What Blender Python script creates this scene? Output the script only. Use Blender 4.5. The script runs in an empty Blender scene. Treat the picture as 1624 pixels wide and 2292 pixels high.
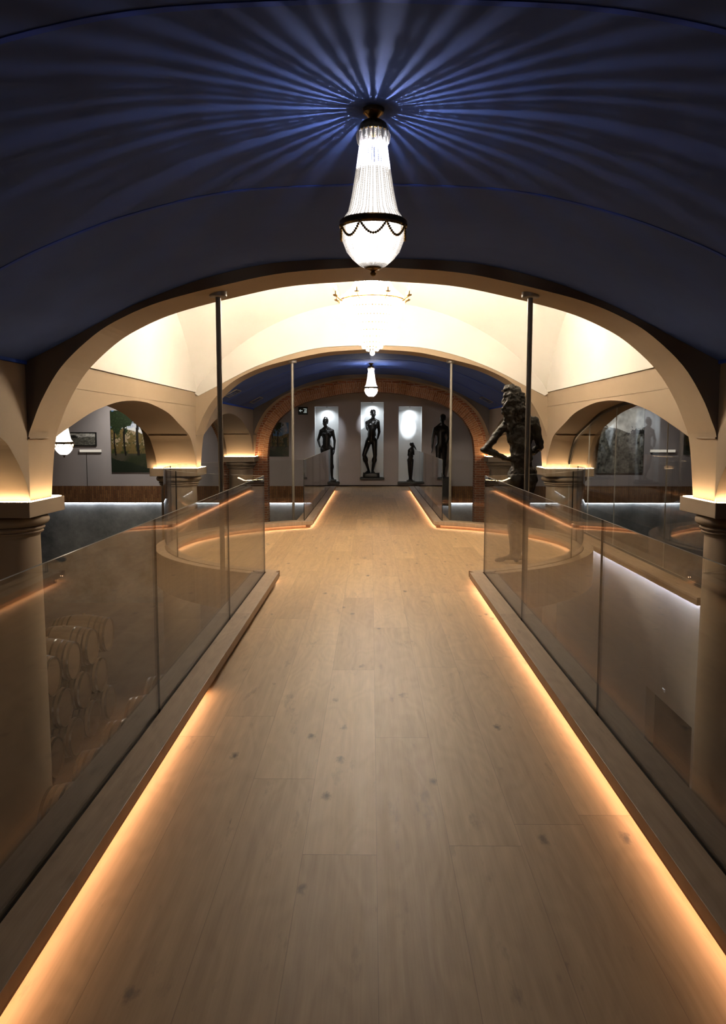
import bpy, bmesh, math, random
from mathutils import Vector, Matrix, noise
random.seed(7)
C = bpy.context.scene.collection
PI = math.pi
# ------------------------------------------------------------------ camera, world, exposure
sc = bpy.context.scene
cam = bpy.data.objects.new('camera', bpy.data.cameras.new('camera')); C.objects.link(cam)
cam.data.sensor_fit = 'HORIZONTAL'; cam.data.sensor_width = 36; cam.data.lens = 36 * 1800 / 1624
cam.data.clip_start = 0.05; cam.data.clip_end = 200
cam.location = (0, 0, 1.6)
cam.rotation_euler = (PI/2 - math.atan(177/1800), 0, math.atan(18/1800))
sc.camera = cam
sc.view_settings.view_transform = 'Standard'; sc.view_settings.look = 'None'
sc.view_settings.gamma = 1; sc.view_settings.use_curve_mapping = False
sc.view_settings.exposure = 0.0
w = bpy.data.worlds.new('world'); sc.world = w; w.use_nodes = True
w.node_tree.nodes['Background'].inputs[0].default_value = (0.5, 0.55, 0.7, 1)
w.node_tree.nodes['Background'].inputs[1].default_value = 0.0
cy = sc.cycles
cy.use_denoising = True; cy.use_adaptive_sampling = True; cy.adaptive_threshold = 0.05; cy.max_bounces = 6; cy.diffuse_bounces = 3; cy.glossy_bounces = 4
cy.transmission_bounces = 4; cy.transparent_max_bounces = 24
cy.sample_clamp_indirect = 4.0; cy.sample_clamp_direct = 0
cy.caustics_reflective = False; cy.caustics_refractive = False
cy.blur_glossy = 0.5
# light strengths
LED_WARM = (1.0, 0.60, 0.36); LED_COOL = (0.72, 0.80, 1.0); CAP_WARM = (1.0, 0.68, 0.38)
S_CURB, S_CAP, S_COOL, S_COOLWALL = 16.0, 70.0, 85.0, 17.0
S_BULB_NEAR, S_BULB_MID, S_BULB_FAR, S_BULB_AISLE = 62000.0, 5600.0, 110000.0, 130000.0
G_NEAR, G_MID, G_FAR = 4.2, 165.0, 13.0
BULB = (1.0, 0.82, 0.61); BULB_BLUE = (0.95, 0.93, 1.0)

# ------------------------------------------------------------------ helpers
def tag(o, label=None, cat=None, group=None, kind=None):
    if label: o['label'] = label
    if cat: o['category'] = cat
    if group: o['group'] = group
    if kind: o['kind'] = kind
    return o
def thing(name, label, cat, loc, group=None):
    o = bpy.data.objects.new(name, None); C.objects.link(o); o.location = loc
    o.empty_display_size = 0.2
    return tag(o, label, cat, group)
def wpos(o):
    p = Vector((0, 0, 0))
    while o is not None:
        p += o.location; o = o.parent
    return p
def obj(name, bm, mats, parent=None, smooth=False, label=None):
    """bm in world coordinates"""
    if parent is not None:
        off = wpos(parent)
        for v in bm.verts: v.co -= off
    me = bpy.data.meshes.new(name)
    bmesh.ops.recalc_face_normals(bm, faces=bm.faces)
    if smooth:
        for f in bm.faces: f.smooth = True
    bm.to_mesh(me); bm.free()
    if smooth == 'auto':
        me.set_sharp_from_angle(angle=math.radians(35))
    if not isinstance(mats, (list, tuple)): mats = [mats]
    for m in mats: me.materials.append(m)
    o = bpy.data.objects.new(name, me); C.objects.link(o)
    if parent is not None: o.parent = parent
    if label: o['label'] = label
    return o
def struct(name, bm, mats, parent=None, smooth=False):
    o = obj(name, bm, mats, parent, smooth)
    if parent is None: o['kind'] = 'structure'
    return o
def box(bm, x0, x1, y0, y1, z0, z1, mi=0):
    vs = [bm.verts.new((x, y, z)) for z in (z0, z1) for y in (y0, y1) for x in (x0, x1)]
    for idx in ((0,1,3,2), (4,6,7,5), (0,4,5,1), (2,3,7,6), (0,2,6,4), (1,5,7,3)):
        f = bm.faces.new([vs[i] for i in idx]); f.material_index = mi
def bx(*a, mi=0):
    bm = bmesh.new(); box(bm, *a, mi=mi); return bm
def bevel(bm, w=0.004, seg=2):
    bmesh.ops.bevel(bm, geom=list(bm.edges), offset=w, segments=seg, affect='EDGES', profile=0.5)
    return bm
def prism(bm, pts, axis, a0, a1, mi=0):
    """closed 2D polygon extruded along axis. axis 'y': pts (x,z); 'x': pts (y,z); 'z': pts (x,y)"""
    def P(p, a):
        return {'y': (p[0], a, p[1]), 'x': (a, p[0], p[1]), 'z': (p[0], p[1], a)}[axis]
    A = [bm.verts.new(P(p, a0)) for p in pts]; B = [bm.verts.new(P(p, a1)) for p in pts]
    n = len(pts)
    for i in range(n):
        f = bm.faces.new((A[i], A[(i+1) % n], B[(i+1) % n], B[i])); f.material_index = mi
    for L in (A, B):
        f = bm.faces.new(L); f.material_index = mi; f.normal_update()
        bmesh.ops.triangulate(bm, faces=[f], ngon_method='EAR_CLIP')
def tube(bm, pts, r, n=8, cap=True, mi=0):
    pts = [Vector(p) for p in pts]
    rs = r if isinstance(r, (list, tuple)) else [r]*len(pts)
    rings = []
    up = None
    for i, p in enumerate(pts):
        t = (pts[min(i+1, len(pts)-1)] - pts[max(i-1, 0)]).normalized()
        if up is None:
            up = Vector((0, 0, 1)) if abs(t.z) < 0.9 else Vector((1, 0, 0))
        s = t.cross(up).normalized(); u = s.cross(t).normalized(); up = u
        rings.append([bm.verts.new(p + (s*math.cos(2*PI*k/n) + u*math.sin(2*PI*k/n))*rs[i]) for k in range(n)])
    for a, b in zip(rings, rings[1:]):
        for k in range(n):
            f = bm.faces.new((a[k], a[(k+1) % n], b[(k+1) % n], b[k])); f.material_index = mi
    if cap:
        bm.faces.new(rings[0]).material_index = mi; bm.faces.new(rings[-1]).material_index = mi
def lathe(bm, prof, cx, cy_, n=32, axis='z', cz=0, a0=0, a1=2*PI, mi=0):
    """prof: (r, h). axis z: h is world z; axis x: h is world x offset from cx, centre (cy_, cz)"""
    full = abs(a1-a0-2*PI) < 1e-6
    m = n if full else n+1
    rings = []
    for (r, h) in prof:
        ring = []
        for k in range(m):
            a = a0 + (a1-a0)*k/n
            if axis == 'z': ring.append(bm.verts.new((cx + r*math.cos(a), cy_ + r*math.sin(a), h)))
            else: ring.append(bm.verts.new((cx + h, cy_ + r*math.cos(a), cz + r*math.sin(a))))
        rings.append(ring)
    for a, b in zip(rings, rings[1:]):
        for k in range(m if full else m-1):
            f = bm.faces.new((a[k], a[(k+1) % m], b[(k+1) % m], b[k])); f.material_index = mi
    return rings
def lathe_closed(bm, prof, cx, cy_, n=32, **k):
    rings = lathe(bm, prof, cx, cy_, n, **k)
    for R in (rings[0], rings[-1]):
        try: bm.faces.new(R)
        except ValueError: pass
def ringsweep(bm, prof, cx, cy_, a0, a1, n, mi=0):
    """closed profile (r,z) swept around z between angles, capped"""
    rings = []
    for k in range(n+1):
        a = a0 + (a1-a0)*k/n
        rings.append([bm.verts.new((cx + r*math.cos(a), cy_ + r*math.sin(a), z)) for r, z in prof])
    m = len(prof)
    for a, b in zip(rings, rings[1:]):
        for i in range(m):
            bm.faces.new((a[i], a[(i+1) % m], b[(i+1) % m], b[i])).material_index = mi
    bm.faces.new(rings[0]).material_index = mi; bm.faces.new(rings[-1]).material_index = mi
def sph(bm, c, r, seg=12, rings=8, sc_=(1, 1, 1)):
    m = Matrix.Translation(c) @ Matrix.Diagonal((r*sc_[0], r*sc_[1], r*sc_[2], 1))
    bmesh.ops.create_uvsphere(bm, u_segments=seg, v_segments=rings, radius=1, matrix=m)
def lerp_profile(prof, n=48):
    """smooth (Catmull-Rom) resample of control points"""
    P = [Vector(p) for p in prof]; out = []
    for i in range(len(P)-1):
        p0 = P[i-1] if i else P[0]*2-P[1]; p1 = P[i]; p2 = P[i+1]
        p3 = P[i+2] if i+2 < len(P) else P[-1]*2-P[-2]
        k = max(2, n//(len(P)-1))
        for j in range(k):
            t = j/k
            out.append(0.5*((2*p1) + (p2-p0)*t + (2*p0-5*p1+4*p2-p3)*t*t + (3*p1-p0-3*p2+p3)*t**3))
    out.append(P[-1])
    return [(p.x, p.y) for p in out]

# ------------------------------------------------------------------ materials
class NB:
    def __init__(s, name):
        s.m = bpy.data.materials.new(name); s.m.use_nodes = True
        s.nt = s.m.node_tree; s.nt.nodes.clear()
        s.out = s.nt.nodes.new('ShaderNodeOutputMaterial')
    def n(s, t, **kw):
        nd = s.nt.nodes.new('ShaderNode'+t)
        for k, v in kw.items(): setattr(nd, k, v)
        return nd
    def set(s, nd, **ins):
        for k, v in ins.items():
            s.put(nd.inputs[k.replace('_', ' ')], v)
        return nd
    def put(s, sock, v):
        if isinstance(v, bpy.types.NodeSocket): s.nt.links.new(v, sock)
        elif isinstance(v, bpy.types.Node): s.nt.links.new(v.outputs[0], sock)
        else:
            if isinstance(v, (tuple, list)) and len(v) == 3 and sock.type == 'RGBA': v = (*v, 1)
            sock.default_value = v
    def math(s, op, a, b=0.0, c=None):
        nd = s.n('Math', operation=op); s.put(nd.inputs[0], a); s.put(nd.inputs[1], b)
        if c is not None: s.put(nd.inputs[2], c)
        return nd.outputs[0]
    def mix(s, f, a, b, bt='MIX'):
        nd = s.n('MixRGB', blend_type=bt); s.put(nd.inputs[0], f); s.put(nd.inputs[1], a); s.put(nd.inputs[2], b)
        return nd.outputs[0]
    def ramp(s, f, stops, interp='LINEAR'):
        nd = s.n('ValToRGB'); s.put(nd.inputs[0], f); cr = nd.color_ramp; cr.interpolation = interp
        while len(cr.elements) < len(stops): cr.elements.new(0.5)
        for e, (p, c) in zip(cr.elements, stops):
            e.position = p; e.color = (*c, 1) if len(c) == 3 else c
        return nd.outputs[0]
    def xyz(s, x, y, z):
        nd = s.n('CombineXYZ'); s.put(nd.inputs[0], x); s.put(nd.inputs[1], y); s.put(nd.inputs[2], z)
        return nd.outputs[0]
    def noise(s, vec, scale, detail=4, rough=0.55):
        nd = s.n('TexNoise'); s.put(nd.inputs['Vector'], vec); nd.inputs['Scale'].default_value = scale
        nd.inputs['Detail'].default_value = detail; nd.inputs['Roughness'].default_value = rough
        return nd.outputs[0]
    def pos(s):
        g = s.n('NewGeometry'); sp = s.n('SeparateXYZ'); s.nt.links.new(g.outputs['Position'], sp.inputs[0])
        return g.outputs['Position'], sp.outputs[0], sp.outputs[1], sp.outputs[2]
    def bsdf(s, col, rough=0.5, metal=0.0, bump=None, bs=0.2, bd=0.01, spec=0.5):
        b = s.n('BsdfPrincipled'); s.put(b.inputs['Base Color'], col); s.put(b.inputs['Roughness'], rough)
        b.inputs['Metallic'].default_value = metal; b.inputs['Specular IOR Level'].default_value = spec
        if bump is not None:
            bp = s.n('Bump'); s.put(bp.inputs['Height'], bump); bp.inputs['Strength'].default_value = bs
            bp.inputs['Distance'].default_value = bd; s.nt.links.new(bp.outputs[0], b.inputs['Normal'])
        s.nt.links.new(b.outputs[0], s.out.inputs[0]); return s.m

def wood(name, c_lo, c_hi, wdt=0.283, length=2.4, off=0.023, along='y', rough=0.38, planks=True, knots=True):
    b = NB(name); pos, X, Y, Zc = b.pos()
    a, c = (Y, X) if along == 'y' else (X, Y)
    if along == 'z': a, c = Zc, X
    q = b.math('DIVIDE', b.math('SUBTRACT', c, off), wdt)
    row = b.math('FLOOR', q) if planks else 0.0
    wn = b.n('TexWhiteNoise', noise_dimensions='1D'); b.put(wn.inputs['W'], b.math('ADD', row, 3.7))
    a2 = b.math('ADD', b.math('DIVIDE', a, length), b.math('MULTIPLY', wn.outputs[0], 7.0))
    idx = b.math('FLOOR', a2)
    wn2 = b.n('TexWhiteNoise', noise_dimensions='2D'); b.put(wn2.inputs['Vector'], b.xyz(row, idx, 0.0))
    tone = wn2.outputs[0]
    sh = b.math('MULTIPLY', tone, 13.0)
    grain = b.noise(b.xyz(b.math('MULTIPLY', c, 22.0), b.math('MULTIPLY', a, 1.1), sh), 1.0, 5, 0.6)
    warp = b.noise(b.xyz(b.math('MULTIPLY', c, 3.5), b.math('MULTIPLY', a, 0.9), sh), 1.0, 2, 0.5)
    fine = b.noise(b.xyz(b.math('MULTIPLY', c, 160.0), b.math('MULTIPLY', a, 5.0), sh), 1.0, 2, 0.5)
    rings = b.math('SINE', b.math('MULTIPLY', b.math('ADD', b.math('MULTIPLY', warp, 1.2), b.math('MULTIPLY', c, 0.6)), 60.0))
    t = b.math('ADD', b.math('MULTIPLY', grain, 0.55), b.math('MULTIPLY', tone, 0.22))
    t = b.math('ADD', t, b.math('MULTIPLY', rings, 0.035)); t = b.math('ADD', t, b.math('MULTIPLY', fine, 0.15))
    col = b.ramp(t, [(0.2, c_lo), (0.72, c_hi)])
    big = b.noise(b.xyz(b.math('MULTIPLY', c, 2.0), b.math('MULTIPLY', a, 0.7), sh), 1.0, 3, 0.5)
    col = b.mix(b.ramp(big, [(0.35, (0, 0, 0)), (0.7, (0.45, 0.45, 0.45))]), col, b.mix(1.0, col, (0.80, 0.78, 0.76), 'MULTIPLY'))
    if knots:
        v = b.n('TexVoronoi', feature='F1'); b.put(v.inputs['Vector'], b.xyz(b.math('MULTIPLY', c, 5.2), b.math('MULTIPLY', a, 2.3), sh))
        v.inputs['Scale'].default_value = 1.0
        d = b.math('ADD', v.outputs['Distance'], b.math('MULTIPLY', b.math('SUBTRACT', b.noise(b.xyz(b.math('MULTIPLY', c, 45.0), b.math('MULTIPLY', a, 22.0), sh), 1.0, 4, 0.6), 0.5), 0.22))
        wn3 = b.n('TexWhiteNoise', noise_dimensions='3D'); b.put(wn3.inputs['Vector'], v.outputs['Position'])
        pick = b.math('GREATER_THAN', wn3.outputs[0], 0.5)
        k = b.ramp(d, [(0.02, (1, 1, 1)), (0.13, (0, 0, 0))])
        k = b.math('MULTIPLY', b.math('MULTIPLY', k, pick), 0.8)
        col = b.mix(k, col, (0.075, 0.06, 0.05))
        stn = b.noise(b.xyz(b.math('MULTIPLY', c, 11.0), b.math('MULTIPLY', a, 2.6), b.math('ADD', sh, 5.0)), 1.0, 5, 0.65)
        col = b.mix(b.math('MULTIPLY', b.ramp(stn, [(0.60, (0, 0, 0)), (0.76, (1, 1, 1))]), 0.5), col, (0.14, 0.10, 0.075))
    bump = None
    if planks:
        fr = b.math('FRACT', q); ed = b.math('MINIMUM', fr, b.math('SUBTRACT', 1.0, fr))
        s1 = b.math('LESS_THAN', ed, 0.0040)
        fa = b.math('FRACT', a2); ea = b.math('MINIMUM', fa, b.math('SUBTRACT', 1.0, fa))
        s2 = b.math('LESS_THAN', ea, 0.0011)
        seam = b.math('MAXIMUM', s1, s2)
        col = b.mix(b.math('MULTIPLY', seam, 0.32), col, (0.05, 0.035, 0.025))
        bump = b.math('SUBTRACT', b.math('MULTIPLY', fine, 0.15), seam)
    else: bump = fine
    return b.bsdf(col, b.math('ADD', rough, b.math('MULTIPLY', grain, 0.12)), bump=bump, bs=0.12, bd=0.003)

def plaster(name, col, var=0.06, rough=0.75, scale=1.3):
    b = NB(name); pos, X, Y, Zc = b.pos()
    n1 = b.noise(pos, scale, 5, 0.6); n2 = b.noise(pos, 35.0, 3, 0.6)
    c2 = tuple(max(0, v*(1-var*3)) for v in col)
    cc = b.ramp(n1, [(0.3, c2), (0.7, col)])
    return b.bsdf(cc, rough, bump=n2, bs=0.06, bd=0.004, spec=0.25)
def concrete(name, c1, c2, rough=0.8):
    b = NB(name); pos, X, Y, Zc = b.pos()
    n1 = b.noise(pos, 1.7, 8, 0.68); n2 = b.noise(b.xyz(X, Y, b.math('MULTIPLY', Zc, 0.35)), 0.8, 3, 0.5)
    t = b.math('ADD', b.math('MULTIPLY', n1, 0.7), b.math('MULTIPLY', n2, 0.4))
    cc = b.ramp(t, [(0.35, c1), (0.75, c2)])
    return b.bsdf(cc, rough, bump=n1, bs=0.1, bd=0.01, spec=0.2)
def metal(name, col, rough=0.35, var=0.0, m=1.0, nscale=40, bs=0.3, spec=0.5):
    b = NB(name); pos, X, Y, Zc = b.pos()
    n1 = b.noise(pos, nscale, 4, 0.6)
    cc = b.ramp(n1, [(0.3, tuple(v*(1-var) for v in col)), (0.7, col)])
    return b.bsdf(cc, rough, metal=m, bump=n1, bs=bs if var else 0.02, bd=0.006, spec=spec)
def emit(name, col, s):
    b = NB(name); e = b.n('Emission'); b.put(e.inputs[0], col)
    g = b.n('TexCoord'); nz = b.noise(g.outputs['Object'], 3.0, 1)
    b.put(e.inputs[1], b.math('MULTIPLY', b.math('ADD', b.math('MULTIPLY', nz, 0.04), 0.98), s))
    b.nt.links.new(e.outputs[0], b.out.inputs[0]); return b.m
def glass(name, tint=(0.98, 0.985, 0.975), f0=0.045):
    b = NB(name)
    g = b.n('NewGeometry'); dt = b.n('VectorMath', operation='DOT_PRODUCT')
    b.nt.links.new(g.outputs['Normal'], dt.inputs[0]); b.nt.links.new(g.outputs['Incoming'], dt.inputs[1])
    c = b.math('ABSOLUTE', dt.outputs['Value'])
    F = b.math('ADD', f0, b.math('MULTIPLY', 1-f0, b.math('POWER', b.math('SUBTRACT', 1.0, c), 5.0)))
    F = b.math('MINIMUM', F, 0.9)
    tr = b.n('BsdfTransparent'); b.put(tr.inputs[0], tint)
    gl = b.n('BsdfGlossy'); gl.inputs['Roughness'].default_value = 0.0; b.put(gl.inputs[0], (1, 1, 1))
    mx = b.n('MixShader'); b.put(mx.inputs[0], F); b.nt.links.new(tr.outputs[0], mx.inputs[1]); b.nt.links.new(gl.outputs[0], mx.inputs[2])
    b.nt.links.new(mx.outputs[0], b.out.inputs[0]); return b.m
def bead_mat(name, alpha=0.35, col=(0.95, 0.93, 0.9)):
    b = NB(name)
    df = b.n('BsdfDiffuse'); b.put(df.inputs[0], col); tl = b.n('BsdfTranslucent'); b.put(tl.inputs[0], col)
    gl = b.n('BsdfGlossy'); gl.inputs['Roughness'].default_value = 0.15; tr = b.n('BsdfTransparent')
    def mx(f, a, c_):
        m = b.n('MixShader'); m.inputs[0].default_value = f; b.nt.links.new(a.outputs[0], m.inputs[1]); b.nt.links.new(c_.outputs[0], m.inputs[2]); return m
    s = mx(0.55, df, tl); s = mx(0.15, s, gl); s = mx(alpha, s, tr)
    b.nt.links.new(s.outputs[0], b.out.inputs[0]); return b.m
def brick_uv(name, bw, bh, mortar=0.010, c1=(0.36, 0.13, 0.06), c2=(0.22, 0.075, 0.035), cm=(0.42, 0.33, 0.25), coords='uv'):
    b = NB(name)
    if coords == 'uv':
        g = b.n('TexCoord'); vec = g.outputs['UV']
    else:
        pos, X, Y, Zc = b.pos()
        vec = b.xyz(Zc, X, 0.0) if coords == 'soldier' else b.xyz(b.math('ADD', X, Y), Zc, 0.0)
    t = b.n('TexBrick', offset=0.5, squash=1.0); b.put(t.inputs['Vector'], vec)
    t.inputs['Scale'].default_value = 1.0; t.inputs['Brick Width'].default_value = bw; t.inputs['Row Height'].default_value = bh
    t.inputs['Mortar Size'].default_value = mortar; t.inputs['Mortar Smooth'].default_value = 0.2; t.inputs['Bias'].default_value = 0.0
    b.put(t.inputs['Color1'], c1); b.put(t.inputs['Color2'], c2); b.put(t.inputs['Mortar'], cm)
    g2 = b.n('NewGeometry'); nz = b.noise(g2.outputs['Position'], 30.0, 4)
    col = b.mix(0.5, t.outputs['Color'], b.mix(1.0, t.outputs['Color'], b.ramp(nz, [(0.3, (0.5, 0.5, 0.5)), (0.7, (1.3, 1.25, 1.2))]), 'MULTIPLY'))
    return b.bsdf(col, 0.85, bump=b.math('SUBTRACT', 1.0, t.outputs['Fac']), bs=0.5, bd=0.006, spec=0.2)

M_floor = wood('oak_planks', (0.450, 0.285, 0.145), (0.760, 0.525, 0.285), rough=0.47)
M_curb = wood('oak_curb', (0.36, 0.25, 0.16), (0.60, 0.45, 0.31), planks=False, rough=0.45)
M_fascia = wood('oak_edge', (0.25, 0.15, 0.085), (0.36, 0.235, 0.145), planks=False, rough=0.5, knots=False)
M_taupe = plaster('taupe_plaster_shaded', (0.17, 0.135, 0.105), 0.03)
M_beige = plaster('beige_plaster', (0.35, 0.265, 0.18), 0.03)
M_cap = plaster('stone_capital', (0.31, 0.235, 0.165), 0.03)
M_white = plaster('white_vault_plaster', (0.74, 0.71, 0.645), 0.02)
M_blue = plaster('blue_vault_paint', (0.056, 0.108, 0.35), 0.09, rough=0.85, scale=0.7)
M_blueline = plaster('deep_blue_line', (0.020, 0.075, 0.50), 0.05)
M_wall = plaster('grey_white_wall', (0.54, 0.50, 0.50), 0.02)
M_niche = plaster('niche_white', (0.78, 0.79, 0.78), 0.02)
M_conc = concrete('grey_concrete', (0.12, 0.13, 0.13), (0.40, 0.41, 0.40))
M_cellar = concrete('cellar_floor', (0.10, 0.07, 0.05), (0.20, 0.15, 0.11))
M_cellwall = plaster('cellar_wall_plaster', (0.50, 0.46, 0.42), 0.05)
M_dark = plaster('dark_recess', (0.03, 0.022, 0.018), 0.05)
M_glass = glass('clear_glass')
M_edge = metal('glass_cut_edge', (0.004, 0.006, 0.005), 0.6, m=0.0)
M_topedge = metal('polished_glass_edge', (0.85, 0.86, 0.80), 0.25, m=0.2)
M_brickring = brick_uv('voussoir_bricks', 0.25, 0.052, 0.0055, (0.44, 0.21, 0.10), (0.30, 0.13, 0.062), (0.50, 0.38, 0.27))
M_brickband = brick_uv('soldier_bricks', 0.24, 0.06, 0.006, (0.34, 0.17, 0.07), (0.20, 0.09, 0.04), (0.13, 0.085, 0.055), 'soldier')
M_brickwall = brick_uv('coursed_bricks', 0.24, 0.065, 0.009, (0.34, 0.125, 0.06), (0.20, 0.07, 0.035), (0.36, 0.28, 0.21), 'wall')
M_steel = metal('painted_steel_rod', (0.20, 0.185, 0.16), 0.45, m=0.3)
M_brass = metal('aged_brass', (0.35, 0.22, 0.08), 0.35, 0.5, bs=0.4)
M_bronze = metal('dark_bronze', (0.02, 0.018, 0.016), 0.33, 0.4, m=0.55, nscale=22, bs=0.35)
M_bronze_rough = metal('rough_dark_bronze', (0.007, 0.006, 0.005), 0.5, 0.5, m=0.1, nscale=34, bs=1.0, spec=0.22)
M_bead_bright = bead_mat('bright_crystal', 0.3, (0.98, 0.97, 0.95))
M_bead_clear = bead_mat('clear_crystal_beads', 0.5, (0.85, 0.84, 0.82))
M_bead = bead_mat('crystal_beads', 0.16, (0.78, 0.77, 0.75))
M_black = metal('black_lacquer', (0.012, 0.012, 0.012), 0.4, m=0.0)
M_ledwarm = emit('warm_led', LED_WARM, S_CURB)
M_ledcap = emit('capital_led', CAP_WARM, S_CAP)
M_ledcool = emit('cool_led', LED_COOL, S_COOL); M_ledwall = emit('cool_wall_led', (0.86, 0.9, 1.0), S_COOLWALL)
M_hoop = metal('galvanised_hoop', (0.5, 0.5, 0.5), 0.22, m=1.0)
M_barrel = wood('barrel_oak', (0.13, 0.08, 0.045), (0.24, 0.16, 0.10), wdt=0.07, length=50, off=0, along='x', rough=0.5, knots=False)
M_barrelhead = wood('barrel_head_oak', (0.20, 0.13, 0.08), (0.32, 0.22, 0.145), wdt=0.09, length=50, off=0, along='z', rough=0.55, knots=False)

# ------------------------------------------------------------------ measured layout (metres)
CX = 0.035                       # axis of the walkway
PIERS = [(-6.68, -6.04), (0.27, 0.91), (7.22, 7.86), (14.18, 14.82), (21.13, 21.77)]
XI, XO = 3.08, 3.78              # inner and outer faces of the arcade walls
Y_BACK = 24.28; Z_CELLAR = -3.6; XE = 10.4; Y_FRONT = -6.2
RC = (CX, 11.02)                 # centre of the round platform
INTR = lerp_profile([(0, 3.05), (0.74, 3.0), (1.29, 2.895), (1.86, 2.75), (2.22, 2.603), (2.47, 2.450), (2.75, 2.192), (2.93, 1.915), (3.03, 1.69), (3.075, 1.56), (3.11, 1.31), (3.14, 0.98)], 60)
VAULT = lerp_profile([(0, 3.125), (0.85, 3.083), (1.49, 2.945), (1.98, 2.772), (2.3, 2.625), (2.675, 2.43), (3.09, 2.22)], 40)
SIDE = [(-3.16, 0.98), (-3.16, 1.56)] + lerp_profile([(-3.10, 1.575), (-2.84, 1.645), (-2.06, 1.837), (-1.242, 1.966), (-0.695, 2.009), (-0.25, 2.02), (0.32, 2.003), (1.234, 1.905), (1.902, 1.751), (2.618, 1.565), (2.88, 1.39), (3.08, 1.17), (3.16, 0.98)], 60)
BRICKI = [(x*2.80/3.14, 0.98+(z-0.98)*(2.70-0.98)/(3.05-0.98)) for x, z in INTR]

def mirror(prof): return [(-x, z) for x, z in reversed(prof)] + prof[1:]

# ---- floor: bridge + round platform as one deck
a1 = math.asin(1.29/2.90)
out = [(CX-1.29, Y_FRONT), (CX+1.29, Y_FRONT)]
N = 48
for k in range(N+1):
    a = -PI/2 + a1 + (PI - 2*a1)*k/N
    out.append((RC[0] + 2.90*math.cos(a), RC[1] + 2.90*math.sin(a)))
out += [(CX+1.29, Y_BACK), (CX-1.29, Y_BACK)]
for k in range(N+1):
    a = PI/2 + a1 + (PI - 2*a1)*k/N
    out.append((RC[0] + 2.90*math.cos(a), RC[1] + 2.90*math.sin(a)))
bm = bmesh.new(); prism(bm, out, 'z', -0.30, 0.0)
bm.normal_update()
for f in bm.faces:
    f.material_index = 0 if f.normal.z > 0.9 or f.normal.z < -0.9 and False else 1
struct('floor', bm, [M_floor, M_beige])
bm = bx(-XE, XE, Y_FRONT, Y_BACK, Z_CELLAR-0.1, Z_CELLAR); struct('floor_cellar', bm, M_cellar)

# ---- transverse arch walls (central nave and aisles)
def arch_wall(name, prof, xc, half, y0, y1, top, mats=M_beige, bottom=0.98, skip=None):
    """wall with an arched opening centred on xc"""
    pts = [(xc-half, top), (xc-half, bottom)] + [(xc+x, z) for x, z in mirror(prof)] + [(xc+half, bottom), (xc+half, top)]
    bm = bmesh.new(); prism(bm, pts, 'y', y0, y1); return bm
names = {2: 'wall_front_arch', 3: 'wall_middle_arch', 4: 'wall_rear_arch', 1: 'wall_overhead_arch', 0: 'wall_entrance_arch'}
for i, (y0, y1) in enumerate(PIERS):
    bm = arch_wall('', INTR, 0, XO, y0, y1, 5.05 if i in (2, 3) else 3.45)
    bmesh.ops.recalc_face_normals(bm, faces=bm.faces); bm.normal_update()
    if i in (2, 4):                                      # camera-facing faces get darker taupe: part paint, part grazing shade put into the colour
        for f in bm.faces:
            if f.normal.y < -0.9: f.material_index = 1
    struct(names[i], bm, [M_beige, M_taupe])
    for s, sn in ((-1, 'left'), (1, 'right')):
        if i in (3, 4):
            struct('wall_%s_aisle_%s' % (sn, {3: 'middle', 4: 'rear'}[i]), arch_wall('', INTR, s*(XO+3.31), 3.31, y0, y1, 3.1), M_beige)
# ---- side arcade walls parallel to the walkway
BAYS = [(PIERS[i][1], PIERS[i+1][0]) for i in range(4)]
for bi, (y0, y1) in enumerate(BAYS):
    yc = (y0+y1)/2; hf = (y1-y0)/2
    for s, sn in ((-1, 'left'), (1, 'right')):
        k = hf/3.16
        top = 4.2 if bi == 2 else 3.3
        pts = [(yc-hf, top)] + [(yc+x*k, z) for x, z in SIDE[1:]] + [(yc+hf, top)]
        bm = bmesh.new(); prism(bm, pts, 'x', s*XI, s*XO)
        struct('wall_%s_%s' % (sn, ['entrance', 'near', 'centre', 'far'][bi]), bm, M_beige)
        # thin ledges at the springing line
        if bi in (1, 2, 3):
            b2 = bmesh.new()
            for e in (1,):
                ye = yc + e*hf*2.60/3.16
                box(b2, min(s*(XI+0.03), s*(XO-0.02)), max(s*(XI+0.03), s*(XO-0.02)), ye-0.015 if e > 0 else ye-0.03, ye+0.03 if e > 0 else ye+0.015, 1.552, 1.568)
            struct('trim_%s_soffit_%s' % (sn, ['entrance', 'near', 'centre', 'far'][bi]), b2, M_fascia)
for i in (2, 3, 4):
    y0, y1 = PIERS[i]
    for s, sn in ((-1, 'left'), (1, 'right')):
        b2 = bmesh.new(); box(b2, min(s*3.062, s*3.10), max(s*3.062, s*3.10), y0-0.0, y0+0.42, 1.548, 1.562)
        struct('trim_%s_springing_%s' % (sn, ['', '', 'front', 'middle', 'rear'][i]), b2, M_cap)

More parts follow.
